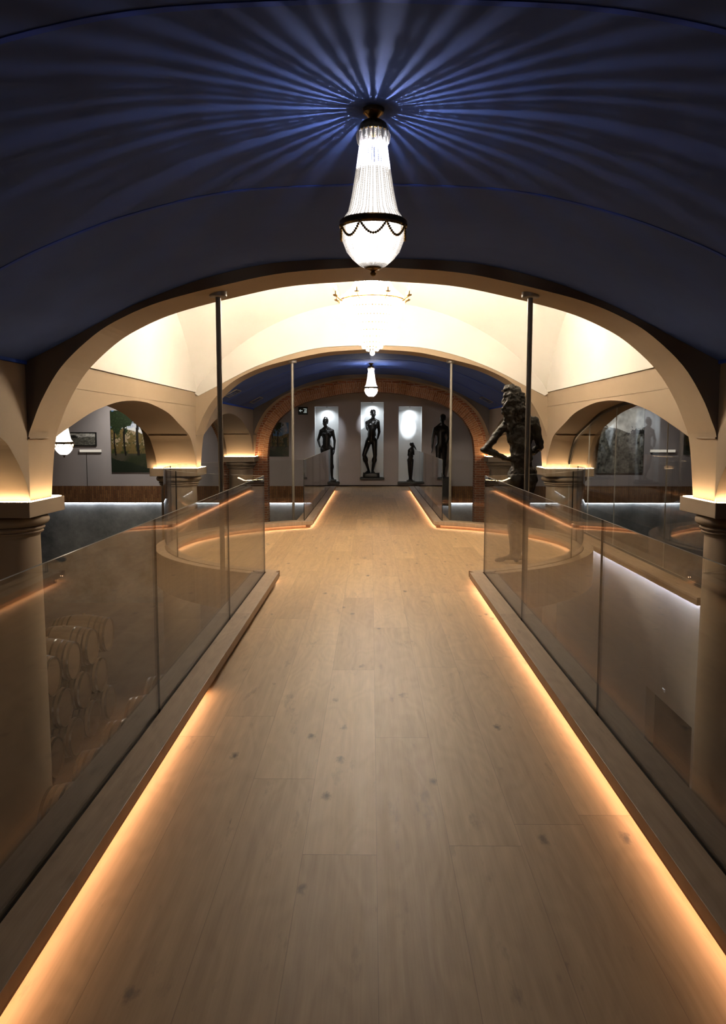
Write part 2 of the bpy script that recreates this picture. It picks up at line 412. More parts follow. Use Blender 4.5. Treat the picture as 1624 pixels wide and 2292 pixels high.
# ---- blue vaults
def vault(name, y0, y1):
    pv = mirror(VAULT); up = [(x, z+0.16) for x, z in reversed(pv)]
    bm = bmesh.new(); prism(bm, pv + up, 'y', y0, y1)
    return struct(name, bm, M_blue, smooth='auto')
VB = [('ceiling_entrance', *BAYS[0]), ('ceiling_near', *BAYS[1]), ('ceiling_far', *BAYS[3])]
for n_, a, b_ in VB: vault(n_, a, b_)
def vault_line(name, y):
    pv = mirror([(x, z-0.004) for x, z in VAULT]); up = [(x, z+0.012) for x, z in reversed(pv)]
    bm = bmesh.new(); prism(bm, pv + up, 'y', y-0.017, y+0.017); struct(name, bm, M_blueline)
for n_, y in (('trim_1', 3.0), ('trim_2', 5.12), ('trim_3', 16.9), ('trim_4', 19.0)): vault_line(n_, y)
for n_, a, b_ in (('trim_5', *BAYS[1]), ('trim_6', *BAYS[3])):
    bm = bmesh.new()
    for s in (-1, 1): box(bm, min(s*3.06, s*3.082), max(s*3.06, s*3.082), a, b_, 2.205, 2.235)
    struct(n_, bm, M_blueline)

# ---- white sail vault over the round platform
Y0, Y1 = BAYS[2]; ZS = -0.045; RS2 = 24.98
def zs(x, y): return ZS + math.sqrt(max(0.01, RS2 - x*x - (y-RC[1])**2))
bm = bmesh.new(); G = 40; gr = []
for j in range(G+1):
    gr.append([])
    for i in range(G+1):
        x = -XI + 2*XI*i/G; y = Y0 + (Y1-Y0)*j/G
        gr[-1].append((bm.verts.new((x, y, zs(x, y))), bm.verts.new((x, y, zs(x, y)+0.15))))
for j in range(G):
    for i in range(G):
        for q in (0, 1):
            bm.faces.new((gr[j][i][q], gr[j][i+1][q], gr[j+1][i+1][q], gr[j+1][i][q]))
for j in range(G):
    for (A, B) in ((gr[j][0], gr[j+1][0]), (gr[j][G], gr[j+1][G]), (gr[0][j], gr[0][j+1]), (gr[G][j], gr[G][j+1])):
        bm.faces.new((A[0], B[0], B[1], A[1]))
struct('ceiling_centre', bm, M_white, smooth='auto')
T = 0.03
for nm, ya, yb in (('trim_7', Y0, Y0+T), ('trim_8', Y1-T, Y1)):       # white lunettes above the arch faces
    lo = [(x, z-0.01) for x, z in mirror(VAULT)]
    lo[0] = (-XI, 2.305-0.02); lo[-1] = (XI, 2.305-0.02)
    hi = [(XI - 2*XI*i/40, zs(XI - 2*XI*i/40, ya)+0.02) for i in range(41)]
    bm = bmesh.new(); prism(bm, lo + hi[1:-1] + [], 'y', ya, yb); struct(nm, bm, M_white)
for nm, s in (('trim_9', -1), ('trim_10', 1)):
    hi = [(Y1 - (Y1-Y0)*i/40, zs(XI, Y1 - (Y1-Y0)*i/40)+0.02) for i in range(1, 40)]
    bm = bmesh.new(); prism(bm, [(Y0, 2.305), (Y1, 2.305)] + hi, 'x', s*(XI-T), s*(XI)); struct(nm, bm, M_white)
    bm = bx(min(s*(XI-0.006), s*XI), max(s*(XI-0.006), s*XI), Y0, Y1, 2.06, 2.30); struct('trim_%d' % (13 if s < 0 else 14), bm, M_beige)

# ---- columns
def column(i, s, label):
    y0, y1 = PIERS[i]; yc = (y0+y1)/2; xc = s*3.47
    t = thing('column', label, 'column', (xc, yc, Z_CELLAR), 'columns of the arcade')
    bm = bevel(bx(xc-0.42, xc+0.42, yc-0.415, yc+0.415, 0.84, 0.98), 0.006)
    obj('abacus', bm, M_cap, t)
    bm = bmesh.new()
    prof = [(0.02, 0.84), (0.33, 0.84)] + [(0.33+0.072*math.cos(a), 0.785+0.055*math.sin(a)) for a in [PI/2 - PI*k/10 for k in range(11)]]
    prof += [(0.34, 0.728), (0.353, 0.722), (0.36, 0.71), (0.353, 0.698), (0.334, 0.692), (0.334, 0.684), (0.346, 0.676), (0.340, 0.664), (0.320, 0.655), (0.313, 0.63)]
    lathe(bm, prof, xc, yc, 40); obj('capital', bm, M_cap, t, smooth='auto')
    bm = bmesh.new(); lathe_closed(bm, [(0.313, 0.632), (0.318, 0.2), (0.33, -1.2), (0.34, Z_CELLAR)], xc, yc, 40)
    obj('shaft', bm, M_cap, t, smooth='auto')
    bm = bmesh.new()
    xc = s*3.445
    for (xa, xb, ya, yb) in ((xc-0.36, xc+0.36, yc-0.375, yc-0.360), (xc-0.36, xc+0.36, yc+0.360, yc+0.375), (xc-0.385, xc-0.37, yc-0.36, yc+0.36), (xc+0.37, xc+0.385, yc-0.36, yc+0.36)):
        box(bm, xa, xb, ya, yb, 0.979, 0.987)
    obj('light_strip', bm, M_ledcap, t, label='warm glowing strip')
column(2, -1, 'round stone column nearest the camera on the left, square capital glowing on top')
column(2, 1, 'round stone column nearest the camera on the right, square capital glowing on top')
column(3, -1, 'round stone column behind the curved glass left of the platform')
column(3, 1, 'round stone column behind the curved glass right of the platform and statue')
column(4, -1, 'farthest stone column on the left, in front of the brick pier')
column(4, 1, 'farthest stone column on the right, in front of the brick pier')

# ---- brick portal at the far end
yb0, yb1 = 21.77, 22.15
def ring_mesh(bm, inner, xc, width_fn, y, uvl):
    pr = mirror(inner); L = 0; prev = None; cols = []
    for i, (x, z) in enumerate(pr):
        p = Vector((x, z)); a = Vector(pr[max(i-1, 0)]); c = Vector(pr[min(i+1, len(pr)-1)])
        tn = (c-a).normalized(); nr = Vector((-tn.y, tn.x))
        if nr.dot(p - Vector((0, 0.9))) < 0: nr = -nr
        if i in (0, len(pr)-1): nr = Vector((math.copysign(1, x), 0))
        q = p + nr*0.27
        if prev is not None: L += (p-prev).length
        prev = p
        cols.append((bm.verts.new((xc+p.x, y, p.y)), bm.verts.new((xc+q.x, y, q.y)), L))
    for a, c in zip(cols, cols[1:]):
        f = bm.faces.new((a[0], c[0], c[1], a[1]))
        for lp, uv in zip(f.loops, ((0, a[2]), (0, c[2]), (0.27, c[2]), (0.27, a[2]))): lp[uvl].uv = uv
        f.material_index = 1
    # soffit
    back = [bm.verts.new((v[0].co.x, yb1, v[0].co.z)) for v in cols]
    for k in range(len(cols)-1):
        a, c = cols[k], cols[k+1]
        f = bm.faces.new((a[0], back[k], back[k+1], c[0]))
        for lp, uv in zip(f.loops, ((0, a[2]), (0.38, a[2]), (0.38, c[2]), (0, c[2]))): lp[uvl].uv = uv
        f.material_index = 1
BR = BRICKI + [(2.80, 0.5), (2.80, -0.5)]
for xc, half, nm in ((0, 3.45, 'wall_brick_portal'), (-6.9, 3.45, 'wall_brick_portal_left'), (6.9, 3.45, 'wall_brick_portal_right')):
    bm = arch_wall('', [(x, z) for x, z in BR], xc, half, yb0, yb1, 3.4, bottom=-0.5)
    uvl = bm.loops.layers.uv.verify()
    for f in bm.faces: f.material_index = 0
    bm2 = bmesh.new(); uv2 = bm2.loops.layers.uv.verify()
    ring_mesh(bm2, BRICKI, xc, None, yb0-0.012, uv2)
    struct(nm, bm, M_brickwall)
    o = struct(nm.replace('wall', 'trim'), bm2, [M_brickring, M_brickring])
# piers of brick run to the cellar
for s, sn in ((-1, 'left'), (1, 'right')):
    struct('wall_brick_pier_' + sn, bx(min(s*2.8, s*4.1), max(s*2.8, s*4.1), yb0, yb1, Z_CELLAR, -0.5), M_brickwall)

# ---- outer walls, aisles
for s, sn in ((-1, 'left'), (1, 'right')):
    struct('wall_outer_' + sn, bx(min(s*XE, s*(XE+0.2)), max(s*XE, s*(XE+0.2)), Y_FRONT, Y_BACK, Z_CELLAR, 3.2), M_wall)
    struct('ceiling_aisle_' + sn, bx(min(s*XO, s*XE), max(s*XO, s*XE), Y_FRONT, Y_BACK, 3.1, 3.25), M_beige)
struct('ceiling_rear', bx(-XO, XO, PIERS[4][1], Y_BACK, 3.1, 3.25), M_beige)
struct('wall_entrance', bx(-XE, XE, Y_FRONT-0.2, Y_FRONT, Z_CELLAR, 3.5), M_wall)

# ---- back wall with niches
NICHES = [(-1.69, -0.98, 0.12, 2.385), (-0.31, 0.375, 0.25, 2.515), (0.825, 1.52, 0.12, 2.385)]
def wall_holes(x0, x1, z0, z1, y, holes, depth):
    bm = bmesh.new()
    xs = sorted({x0, x1} | {h[0] for h in holes} | {h[1] for h in holes})
    zs_ = sorted({z0, z1} | {h[2] for h in holes} | {h[3] for h in holes})
    V = {}
    def v(x, yy, z):
        k = (round(x, 4), round(yy, 4), round(z, 4))
        if k not in V: V[k] = bm.verts.new((x, yy, z))
        return V[k]
    for a, b_ in zip(xs, xs[1:]):
        for c, d in zip(zs_, zs_[1:]):
            if any(h[0] <= a and b_ <= h[1] and h[2] <= c and d <= h[3] for h in holes): continue
            bm.faces.new((v(a, y, c), v(b_, y, c), v(b_, y, d), v(a, y, d)))
    for h in holes:
        a, b_, c, d = h; Yb = y+depth
        q = [(a, c), (b_, c), (b_, d), (a, d)]
        for i in range(4):
            p, r = q[i], q[(i+1) % 4]
            bm.faces.new([bm.verts.new(t_) for t_ in ((p[0], y, p[1]), (r[0], y, r[1]), (r[0], Yb, r[1]), (p[0], Yb, p[1]))]).material_index = 1
        bm.faces.new([bm.verts.new(t_) for t_ in ((a, Yb, c), (b_, Yb, c), (b_, Yb, d), (a, Yb, d))]).material_index = 1
    return bm
ND = 0.42
struct('wall_back', wall_holes(-XE, XE, 0.0, 3.3, Y_BACK, NICHES, ND), [M_wall, M_niche])
struct('wall_back_lower', bx(-XE, XE, Y_BACK-0.0, Y_BACK+0.2, Z_CELLAR, -0.5), M_conc)
for s, sn in ((-1, 'left'), (1, 'right')):
    x0, x1 = sorted((s*XE, CX*0 + s*1.33))
    struct('baseboard_' + sn, bx(x0, x1, Y_BACK-0.05, Y_BACK+0.2, -0.5, 0.0), M_brickband)
    t = thing('wall_light_strip', 'cool white line of light under the brick band, %s of the walkway' % sn, 'light strip', (s*5.8, Y_BACK-0.02, -0.52))
    obj('housing', bx(x0, x1, Y_BACK-0.045, Y_BACK, -0.508, -0.5), M_black, t)
    obj('diffuser', bx(x0, x1, Y_BACK-0.045, Y_BACK-0.005, -0.514, -0.508), M_ledwall, t)
struct('baseboard_back', bx(-1.3, 1.37, Y_BACK-0.02, Y_BACK+0.05, -0.02, 0.03), M_dark)

# ---- low wall at the right under the side arch, with wooden capping and cool light
x0, x1 = 3.30, 3.42
bm = bmesh.new()
box(bm, x0, x1, 7.86, 8.05, Z_CELLAR, -0.05); box(bm, x0, x1, 9.43, 14.1, Z_CELLAR, -0.05); box(bm, x0, x1, 8.05, 9.43, -1.42, -0.05)
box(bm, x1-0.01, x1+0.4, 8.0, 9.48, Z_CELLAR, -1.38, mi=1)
struct('wall_cellar_right', bm, [M_cellwall, M_dark])
t = thing('wall_capping', 'oak capping with cool light beneath, along the low wall right of the walkway', 'wooden capping', (3.35, 11, -0.05))
obj('board', bevel(bx(3.22, 3.45, 7.86, 14.1, -0.045, -0.02), 0.003), M_curb, t)
obj('edge', bx(3.222, 3.242, 7.86, 14.1, -0.10, -0.0455), M_fascia, t)
obj('end_cap', bx(3.242, 3.30, 7.86, 7.875, -0.10, -0.0455), M_fascia, t)
obj('light_strip', bx(3.262, 3.282, 7.89, 14.1, -0.056, -0.050), M_ledcool, t, label='cool white glowing strip')
t = thing('light_switch', 'small white switch plate on the wall above the dark cellar opening', 'switch', (3.3, 8.85, -1.28))
obj('plate', bevel(bx(3.288, 3.3, 8.81, 8.88, -1.30, -1.265), 0.003), M_niche, t)
obj('rocker', bx(3.284, 3.29, 8.825, 8.865, -1.295, -1.27), M_wall, t)

# ------------------------------------------------------------------ glass balustrades
def pane(bm, x, y0, y1, z0, z1, th=0.010):
    box(bm, x-th/2, x+th/2, y0, y1, z0, z1)
    for f in bm.faces:
        n = f.normal
    bm.normal_update()
    for f in bm.faces:
        if abs(f.normal.x) > 0.9: f.material_index = 0
        elif abs(f.normal.z) > 0.9 and f.calc_center_median().z > (z0+z1)/2: f.material_index = 2
        else: f.material_index = 1
def balustrade(s, y0, y1, joints, led, label):
    xg = CX + s*1.17
    t = thing('glass_balustrade', label, 'balustrade', (xg, (y0+y1)/2, 0))
    def B(a, b_, ya, yb, z0, z1): return bx(min(CX+s*a, CX+s*b_), max(CX+s*a, CX+s*b_), ya, yb, z0, z1)
    obj('curb_board', bevel(B(1.017, 1.158, y0, y1, 0.067, 0.12), 0.002), [M_curb], t)
    obj('curb_lip', B(1.018, 1.030, y0, y1, 0.056, 0.067), M_fascia, t)
    obj('curb_board', bevel(B(1.182, 1.30, y0, y1 - (0.10 if y1 < 9 else 0), -0.0, 0.12), 0.002), [M_curb], t)
    obj('curb_core', B(1.075, 1.181, y0+0.004, y1-0.004, 0.0, 0.066), M_fascia, t)
    obj('fixing_channel', B(1.1585, 1.1815, y0, y1, 0.067, 0.1), M_black, t)
    for a, b_ in zip(joints, joints[1:]):
        bm = bmesh.new(); pane(bm, xg, a+0.0025, b_-0.0025, 0.101, 1.15)
        obj('glass_panel', bm, [M_glass, M_edge, M_topedge], t)
    if led: obj('light_strip', B(1.055, 1.070, led[0], led[1], 0.0575, 0.0665), M_ledwarm, t, label='warm glowing strip')
balustrade(-1, Y_FRONT+0.02, 8.49, [-2.32, -0.15, 2.01, 4.18, 6.34, 8.49], (-4, 4.85), 'glass railing along the near walkway on the left, its light ending halfway')
balustrade(1, Y_FRONT+0.02, 8.49, [-2.32, -0.15, 2.01, 4.17, 6.33, 8.49], (-4, 8.40), 'glass railing along the near walkway on the right, lit along its whole length')
balustrade(-1, 13.57, 22.4, [13.57, 15.75, 17.95, 20.15, 22.35], (13.64, 22.35), 'glass railing along the far walkway on the left')
balustrade(1, 13.57, 22.4, [13.57, 15.75, 17.95, 20.15, 22.35], (13.64, 22.35), 'glass railing along the far walkway on the right')
def ring_balustrade(s, label):
    t = thing('curved_balustrade', label, 'balustrade', (RC[0]+s*2.79, RC[1], 0))
    gi = math.asin(1.02/2.64); gg = math.asin(1.17/2.79); go = math.asin(1.30/2.92)
    def span(g):   # angles from near end to far end
        return (-PI/2 + s*g, PI/2 - s*g) if s > 0 else (-PI/2 - g, -3*PI/2 + g)
    def SW(prof, g, n=40):
        bm = bmesh.new(); a, b_ = span(g); ringsweep(bm, prof, RC[0], RC[1], a, b_, n); return bm
    obj('curb_board', SW([(2.64, 0.067), (2.64, 0.12), (2.778, 0.12), (2.778, 0.067)], gi), M_curb, t, smooth='auto')
    obj('curb_board', SW([(2.802, 0.0), (2.802, 0.12), (2.92, 0.12), (2.92, -0.31), (2.905, -0.31), (2.905, 0.0)], go), M_curb, t, smooth='auto')
    obj('curb_lip', SW([(2.641, 0.056), (2.641, 0.067), (2.653, 0.067), (2.653, 0.056)], gi), M_fascia, t, smooth='auto')
    obj('curb_core', SW([(2.70, 0.0), (2.70, 0.066), (2.80, 0.066), (2.80, 0.0)], gg), M_fascia, t, smooth='auto')
    obj('light_strip', SW([(2.677, 0.0575), (2.677, 0.0665), (2.692, 0.0665), (2.692, 0.0575)], gi), M_ledwarm, t, label='warm glowing strip')
    a, b_ = span(gg)
    for k in range(4):
        aa = a + (b_-a)*k/4; ab = a + (b_-a)*(k+1)/4; e = 0.001 if ab > aa else -0.001
        bm = bmesh.new(); ringsweep(bm, [(2.784, 0.101), (2.784, 1.15), (2.796, 1.15), (2.796, 0.101)], RC[0], RC[1], aa+e, ab-e, 14)
        bmesh.ops.recalc_face_normals(bm, faces=bm.faces); bm.normal_update()
        for f in bm.faces:
            c = f.calc_center_median()
            rad = Vector((c.x-RC[0], c.y-RC[1], 0)).normalized()
            if abs(f.normal.dot(rad)) > 0.9: f.material_index = 0; f.smooth = False
            elif abs(f.normal.z) > 0.9 and c.z > 0.6: f.material_index = 2
            else: f.material_index = 1
        obj('glass_panel', bm, [M_glass, M_edge, M_topedge], t, smooth='auto')
ring_balustrade(-1, 'curved glass railing around the left half of the round platform')
ring_balustrade(1, 'curved glass railing around the right half of the round platform')

# ---- steel rods hanging from the arches
def rod(x, y, label):
    xx = abs(x)
    for (a, za), (b_, zb) in zip(INTR, INTR[1:]):
        if a <= xx <= b_: zt = za + (zb-za)*(xx-a)/(b_-a)
    t = thing('steel_rod', label, 'rod', (x, y, zt), 'steel rods under the arches')
    bm = bmesh.new(); tube(bm, [(x, y, Z_CELLAR), (x, y, zt-0.005)], 0.024, 16); obj('rod', bm, M_steel, t, smooth='auto')
    bm = bmesh.new(); lathe_closed(bm, [(0.08, zt+0.03), (0.08, zt-0.028), (0.07, zt-0.036), (0.03, zt-0.036)], x, y, 24); obj('flange', bm, M_steel, t, smooth='auto')
rod(-1.40, 7.50, 'dark steel rod dropping from the front arch on the left')
rod(1.45, 7.50, 'dark steel rod dropping from the front arch in front of the large statue')
rod(-1.40, 14.45, 'pale steel rod dropping from the second arch on the left')
rod(1.42, 14.45, 'pale steel rod dropping from the second arch on the right')

# ---- glazed partition in the right side arch
t = thing('glazed_partition', 'tall glass partition with dark arched frame filling the right side arch', 'glass partition', (3.475, 11.0, 0.0))
yc = (Y0+Y1)/2
cuts = [Y0+0.02, 9.5, 11.5, 12.9, Y1-0.02]
def ztop(y):
    d = y-yc
    for (a, za), (b_, zb) in zip(SIDE, SIDE[1:]):
        if a <= d <= b_: return za + (zb-za)*(d-a)/(b_-a) - 0.012
    return 0.98
for a, b_ in zip(cuts, cuts[1:]):
    n = 16; P = [(a+0.003, 0.0), (b_-0.003, 0.0)] + [(b_-0.003 - (b_-a-0.006)*k/n, ztop(b_-0.003 - (b_-a-0.006)*k/n)) for k in range(n+1)]
    bm = bmesh.new(); prism(bm, P, 'x', 3.469, 3.481); bm.normal_update()
    for f in bm.faces: f.material_index = 0 if abs(f.normal.x) > 0.9 else 1
    obj('glass_panel', bm, [M_glass, M_topedge], t)
bm = bmesh.new(); sp = SIDE
for (a, b_) in zip(sp[3:-4], sp[4:-3]):
    pA, pB = (yc+a[0], a[1]-0.002), (yc+b_[0], b_[1]-0.002)
    qA, qB = (yc+a[0]*0.985, a[1]-0.038), (yc+b_[0]*0.985, b_[1]-0.038)
    prism(bm, [pA, pB, qB, qA], 'x', 3.445, 3.467)
bmesh.ops.remove_doubles(bm, verts=bm.verts, dist=0.0002)
obj('frame', bm, M_black, t)

# ------------------------------------------------------------------ chandeliers
def bead_string(bm, pts, n, r, seg=6):
    """pts polyline resampled to n beads"""
    P = [Vector(p) for p in pts]; d = [0]
    for a, b_ in zip(P, P[1:]): d.append(d[-1]+(b_-a).length)
    def at(s):
        for i in range(len(P)-1):
            if s <= d[i+1] or i == len(P)-2:
                k = (s-d[i])/max(1e-9, d[i+1]-d[i]); return P[i].lerp(P[i+1], k)
    Q, R = [], []
    for k in range(n):
        s0 = d[-1]*(k+0.0)/n; s1 = d[-1]*(k+0.5)/n
        Q += [at(s0), at(s0+(s1-s0)*0.45), at(s1), at(s1+(s1-s0)*0.55)]; R += [r*0.35, r*0.88, r, r*0.85]
    Q.append(at(d[-1])); R.append(r*0.35)
    tube(bm, Q, R, seg, cap=True)
def revolve_strings(bm, prof, x, y, count, n, r, seg=5):
    rj = random.Random(count)
    for k in range(count):
        a = 2*PI*(k+0.5+rj.uniform(-0.3, 0.3))/count
        bead_string(bm, [(x + rr*math.cos(a), y + rr*math.sin(a), z) for rr, z in prof], n, r, seg)
def bulbs(t, spots, r, mat):
    for p in spots:
        bm = bmesh.new(); sph(bm, p, r, 10, 8, (1, 1, 1.5)); obj('bulb', bm, mat, t, smooth=True)
def basket_chandelier(x, y, ztop, label, k=1.0, mat=None, strands=46, beads=50, drop=0.0, seg=5):
    """slender bag-and-basket crystal chandelier; k scales it"""
    t = thing('chandelier', label, 'chandelier', (x, y, ztop), 'basket chandeliers')
    def Z_(v): return ztop - drop - (3.125 - v)*k
    bm = bmesh.new(); lathe_closed(bm, [(0.012*k, ztop-drop*1.0-0.055*k if not drop else ztop-0.055), (0.03*k, ztop-0.035*k), (0.048*k, ztop-0.02*k), (0.052*k, ztop-0.004), (0.052*k, ztop+0.0)], x, y, 24)
    obj('canopy', bm, M_brass, t, smooth='auto')
    bm = bmesh.new(); tube(bm, [(x, y, ztop-0.03), (x, y, Z_(3.055))], 0.006 if not drop else 0.008, 8); obj('stem', bm, M_brass, t)
    bm = bmesh.new(); lathe_closed(bm, [(r*k, Z_(z)) for r, z in ((0.01, 3.072), (0.045, 3.068), (0.062, 3.055), (0.068, 3.038), (0.071, 3.020), (0.066, 3.018), (0.05, 3.045))], x, y, 32)
    obj('crown', bm, M_brass, t, smooth='auto')
    bm = bmesh.new()
    for q in range(20):
        a = 2*PI*q/20; px, py = x+0.074*k*math.cos(a), y+0.074*k*math.sin(a)
        lathe_closed(bm, [(0.001, Z_(3.022)), (0.008*k, Z_(3.006)), (0.006*k, Z_(2.985)), (0.001, Z_(2.965))], px, py, 6)
    obj('crown_drops', bm, M_bead, t)
    upper = [(0.058, 3.02), (0.064, 2.96), (0.072, 2.90), (0.079, 2.85), (0.087, 2.80), (0.096, 2.745), (0.105, 2.70), (0.117, 2.65), (0.145, 2.610)]
    lower = [(0.150, 2.585), (0.149, 2.555), (0.141, 2.515), (0.122, 2.468), (0.095, 2.435), (0.06, 2.405), (0.022, 2.39)]
    bm = bmesh.new(); revolve_strings(bm, [(r*k, Z_(z)) for r, z in upper], x, y, strands, beads, 0.0040*k, seg)
    o = obj('bead_curtain', bm, M_bead, t, smooth=True); o['kind'] = 'stuff'
    bm = bmesh.new(); revolve_strings(bm, [(r*k, Z_(z)) for r, z in lower], x, y, int(strands*1.35), int(beads*0.65), 0.0066*k, seg)
    o = obj('bead_basket', bm, M_bead_clear, t, smooth=True); o['kind'] = 'stuff'
    bm = bmesh.new(); rg = []
    pr_ = [(0.148, 2.600), (0.156, 2.610), (0.162, 2.604), (0.160, 2.591), (0.163, 2.580), (0.156, 2.571), (0.149, 2.576)]
    ringsweep(bm, [(r*k, Z_(z)) for r, z in pr_], x, y, 0, 2*PI-1e-4, 48); obj('band', bm, M_brass, t, smooth='auto')
    bm = bmesh.new()
    for q in range(8):
        a0_, a1_ = 2*PI*(q+0.5)/8, 2*PI*(q+1.5)/8
        pts = []
        for j in range(13):
            f = j/12; a = a0_+(a1_-a0_)*f; sag = 0.056*(1-(2*f-1)**2)
            rr = 0.161 - 0.008*(sag/0.05); pts.append((x+rr*k*math.cos(a), y+rr*k*math.sin(a), Z_(2.576-sag)))
        bead_string(bm, pts, 15, 0.0072*k, 6)
        sph(bm, (x+0.165*k*math.cos(a0_), y+0.165*k*math.sin(a0_), Z_(2.576)), 0.009*k, 8, 6)
    obj('garland', bm, M_brass, t, smooth=True)
    bm = bmesh.new(); lathe_closed(bm, [(r*k, Z_(z)) for r, z in ((0.01, 2.402), (0.030, 2.402), (0.042, 2.396), (0.038, 2.386), (0.016, 2.380), (0.009, 2.372), (0.015, 2.366), (0.012, 2.356), (0.003, 2.350))], x, y, 20)
    obj('finial', bm, M_brass, t, smooth='auto')
    bulbs(t, [(x, y, Z_(2.90))], 0.0020*k, mat)
    bm = bmesh.new(); lathe_closed(bm, [(r*k, Z_(z)) for r, z in ((0.01, 2.872), (0.045, 2.868), (0.062, 2.84), (0.072, 2.79), (0.082, 2.74), (0.094, 2.69), (0.108, 2.64), (0.130, 2.595), (0.134, 2.56), (0.128, 2.51), (0.108, 2.455), (0.075, 2.415), (0.03, 2.398), (0.01, 2.395))], x, y, 24)
    obj('added_glow_core', bm, M_glow_aisle if k > 1.2 else (M_glow_far if y > 10 else M_glow), t, smooth=True)  # glowing core added inside the beads so the basket burns out white
    return t
M_b_near = emit('near_bulb', BULB_BLUE, S_BULB_NEAR); M_b_far = emit('far_bulb', BULB_BLUE, S_BULB_FAR)
M_glow = emit('near_core_glow', (1.0, 0.93, 0.88), G_NEAR); M_glow_far = emit('distant_core_glow', (1.0, 0.93, 0.9), G_FAR); M_glow_aisle = emit('aisle_core_glow', (1.0, 0.9, 0.78), 14.0); M_glow_mid = emit('added_bowl_emission', (1.0, 0.86, 0.68), G_MID)  # emission of the glowing bodies added inside the chandeliers
M_b_mid = emit('large_bulb', BULB, S_BULB_MID); M_b_aisle = emit('aisle_bulb', BULB, S_BULB_AISLE)
basket_chandelier(0.009, 3.97, 3.125, 'nearest crystal basket chandelier under the blue vault', 1.0, M_b_near)
basket_chandelier(0.0, 17.9, 3.125, 'small distant crystal basket chandelier in front of the statue niches', 1.0, M_b_far, 30, 30, seg=4)
basket_chandelier(-6.84, 17.9, 3.1, 'wide crystal chandelier hanging low in the left aisle', 1.35, M_b_aisle, 36, 30, drop=1.0, seg=4)

def crystal_chandelier(x, y, ztop):
    t = thing('crystal_chandelier', 'large tiered crystal chandelier blazing under the white vault', 'chandelier', (x, y, ztop))
    bm = bmesh.new(); lathe_closed(bm, [(0.02, ztop-0.09), (0.06, ztop-0.05), (0.09, ztop-0.01), (0.09, ztop+0.02)], x, y, 24); obj('canopy', bm, M_brass, t, smooth='auto')
    bm = bmesh.new()
    for k in range(28):   # chain
        z = ztop-0.08-k*0.028; a = (k % 2)*PI/2
        pts = [(x+0.012*math.cos(q)*math.cos(a), y+0.012*math.cos(q)*math.sin(a), z+0.018*math.sin(q)) for q in [2*PI*j/8 for j in range(9)]]
        tube(bm, pts, 0.003, 4, cap=False)
    obj('chain', bm, M_brass, t)
    bm = bmesh.new(); lathe_closed(bm, [(0.02, 4.1), (0.10, 4.06), (0.13, 4.02), (0.12, 4.0), (0.02, 4.03)], x, y, 32); obj('crown', bm, M_brass, t, smooth='auto')
    bm = bmesh.new(); tube(bm, [(x, y, 4.1), (x, y, 2.76)], 0.012, 8); obj('stem', bm, M_brass, t)
    bm = bmesh.new(); revolve_strings(bm, [(0.12, 4.01), (0.14, 3.85), (0.19, 3.68), (0.28, 3.52), (0.42, 3.40)], x, y, 40, 26, 0.011, 4)
    o = obj('bead_curtain', bm, M_bead_bright, t, smooth=True); o['kind'] = 'stuff'
    tiers = [(0.42, 3.36, 0.14), (0.38, 3.25, 0.13), (0.34, 3.14, 0.12), (0.29, 3.04, 0.11), (0.24, 2.95, 0.10), (0.185, 2.87, 0.09), (0.13, 2.80, 0.07), (0.075, 2.745, 0.05)]
    for r, z, dl in tiers:
        tr = obj('tier', (lambda b: (ringsweep(b, [(r-0.012, z), (r-0.012, z+0.02), (r+0.008, z+0.02), (r+0.008, z)], x, y, 0, 2*PI-1e-4, 40), b)[1])(bmesh.new()), M_brass, t, smooth='auto')
        bm = bmesh.new(); cnt = max(8, int(2*PI*r/0.042))
        for k in range(cnt):
            a = 2*PI*k/cnt
            lathe_closed(bm, [(0.002, z), (0.013, z-0.02), (0.016, z-dl*0.5), (0.012, z-dl*0.85), (0.001, z-dl)], x+r*math.cos(a), y+r*math.sin(a), 6)
        dr = obj('crystal_drops', bm, M_bead_bright, tr)
    bm = bmesh.new(); sph(bm, (x, y, 2.672), 0.036, 16, 12); obj('crystal_ball', bm, M_bead_bright, t, smooth=True)
    for k in range(8):
        a = 2*PI*(k+0.5)/8; pts = []
        for j in range(9):
            f = j/8; rr = 0.02+0.50*f; zz = 3.34 - 0.10*math.sin(PI*f) + 0.06*f
            pts.append((x+rr*math.cos(a), y+rr*math.sin(a), zz))
        bm = bmesh.new(); tube(bm, pts, 0.009, 6)
        lathe_closed(bm, [(0.01, 3.39), (0.035, 3.40), (0.04, 3.415), (0.012, 3.41), (0.012, 3.47)], pts[-1][0], pts[-1][1], 12)
        arm = obj('arm', bm, M_brass, t, smooth='auto')
        bm = bmesh.new(); sph(bm, (pts[-1][0], pts[-1][1], 3.50), 0.016, 10, 8, (1, 1, 1.8)); obj('bulb', bm, M_b_mid, arm, smooth=True)
    bm = bmesh.new(); lathe_closed(bm, [(0.01, 3.95), (0.05, 3.9), (0.09, 3.7), (0.16, 3.5), (0.28, 3.38), (0.33, 3.3), (0.31, 3.18), (0.26, 3.06), (0.21, 2.96), (0.15, 2.88), (0.10, 2.82), (0.05, 2.77), (0.01, 2.75)], x, y, 32)
    obj('added_glow_bowl', bm, M_glow_mid, t, smooth=True)  # glowing body added inside the tiers, lights vault and platform
crystal_chandelier(RC[0]-0.02, RC[1], 4.95)

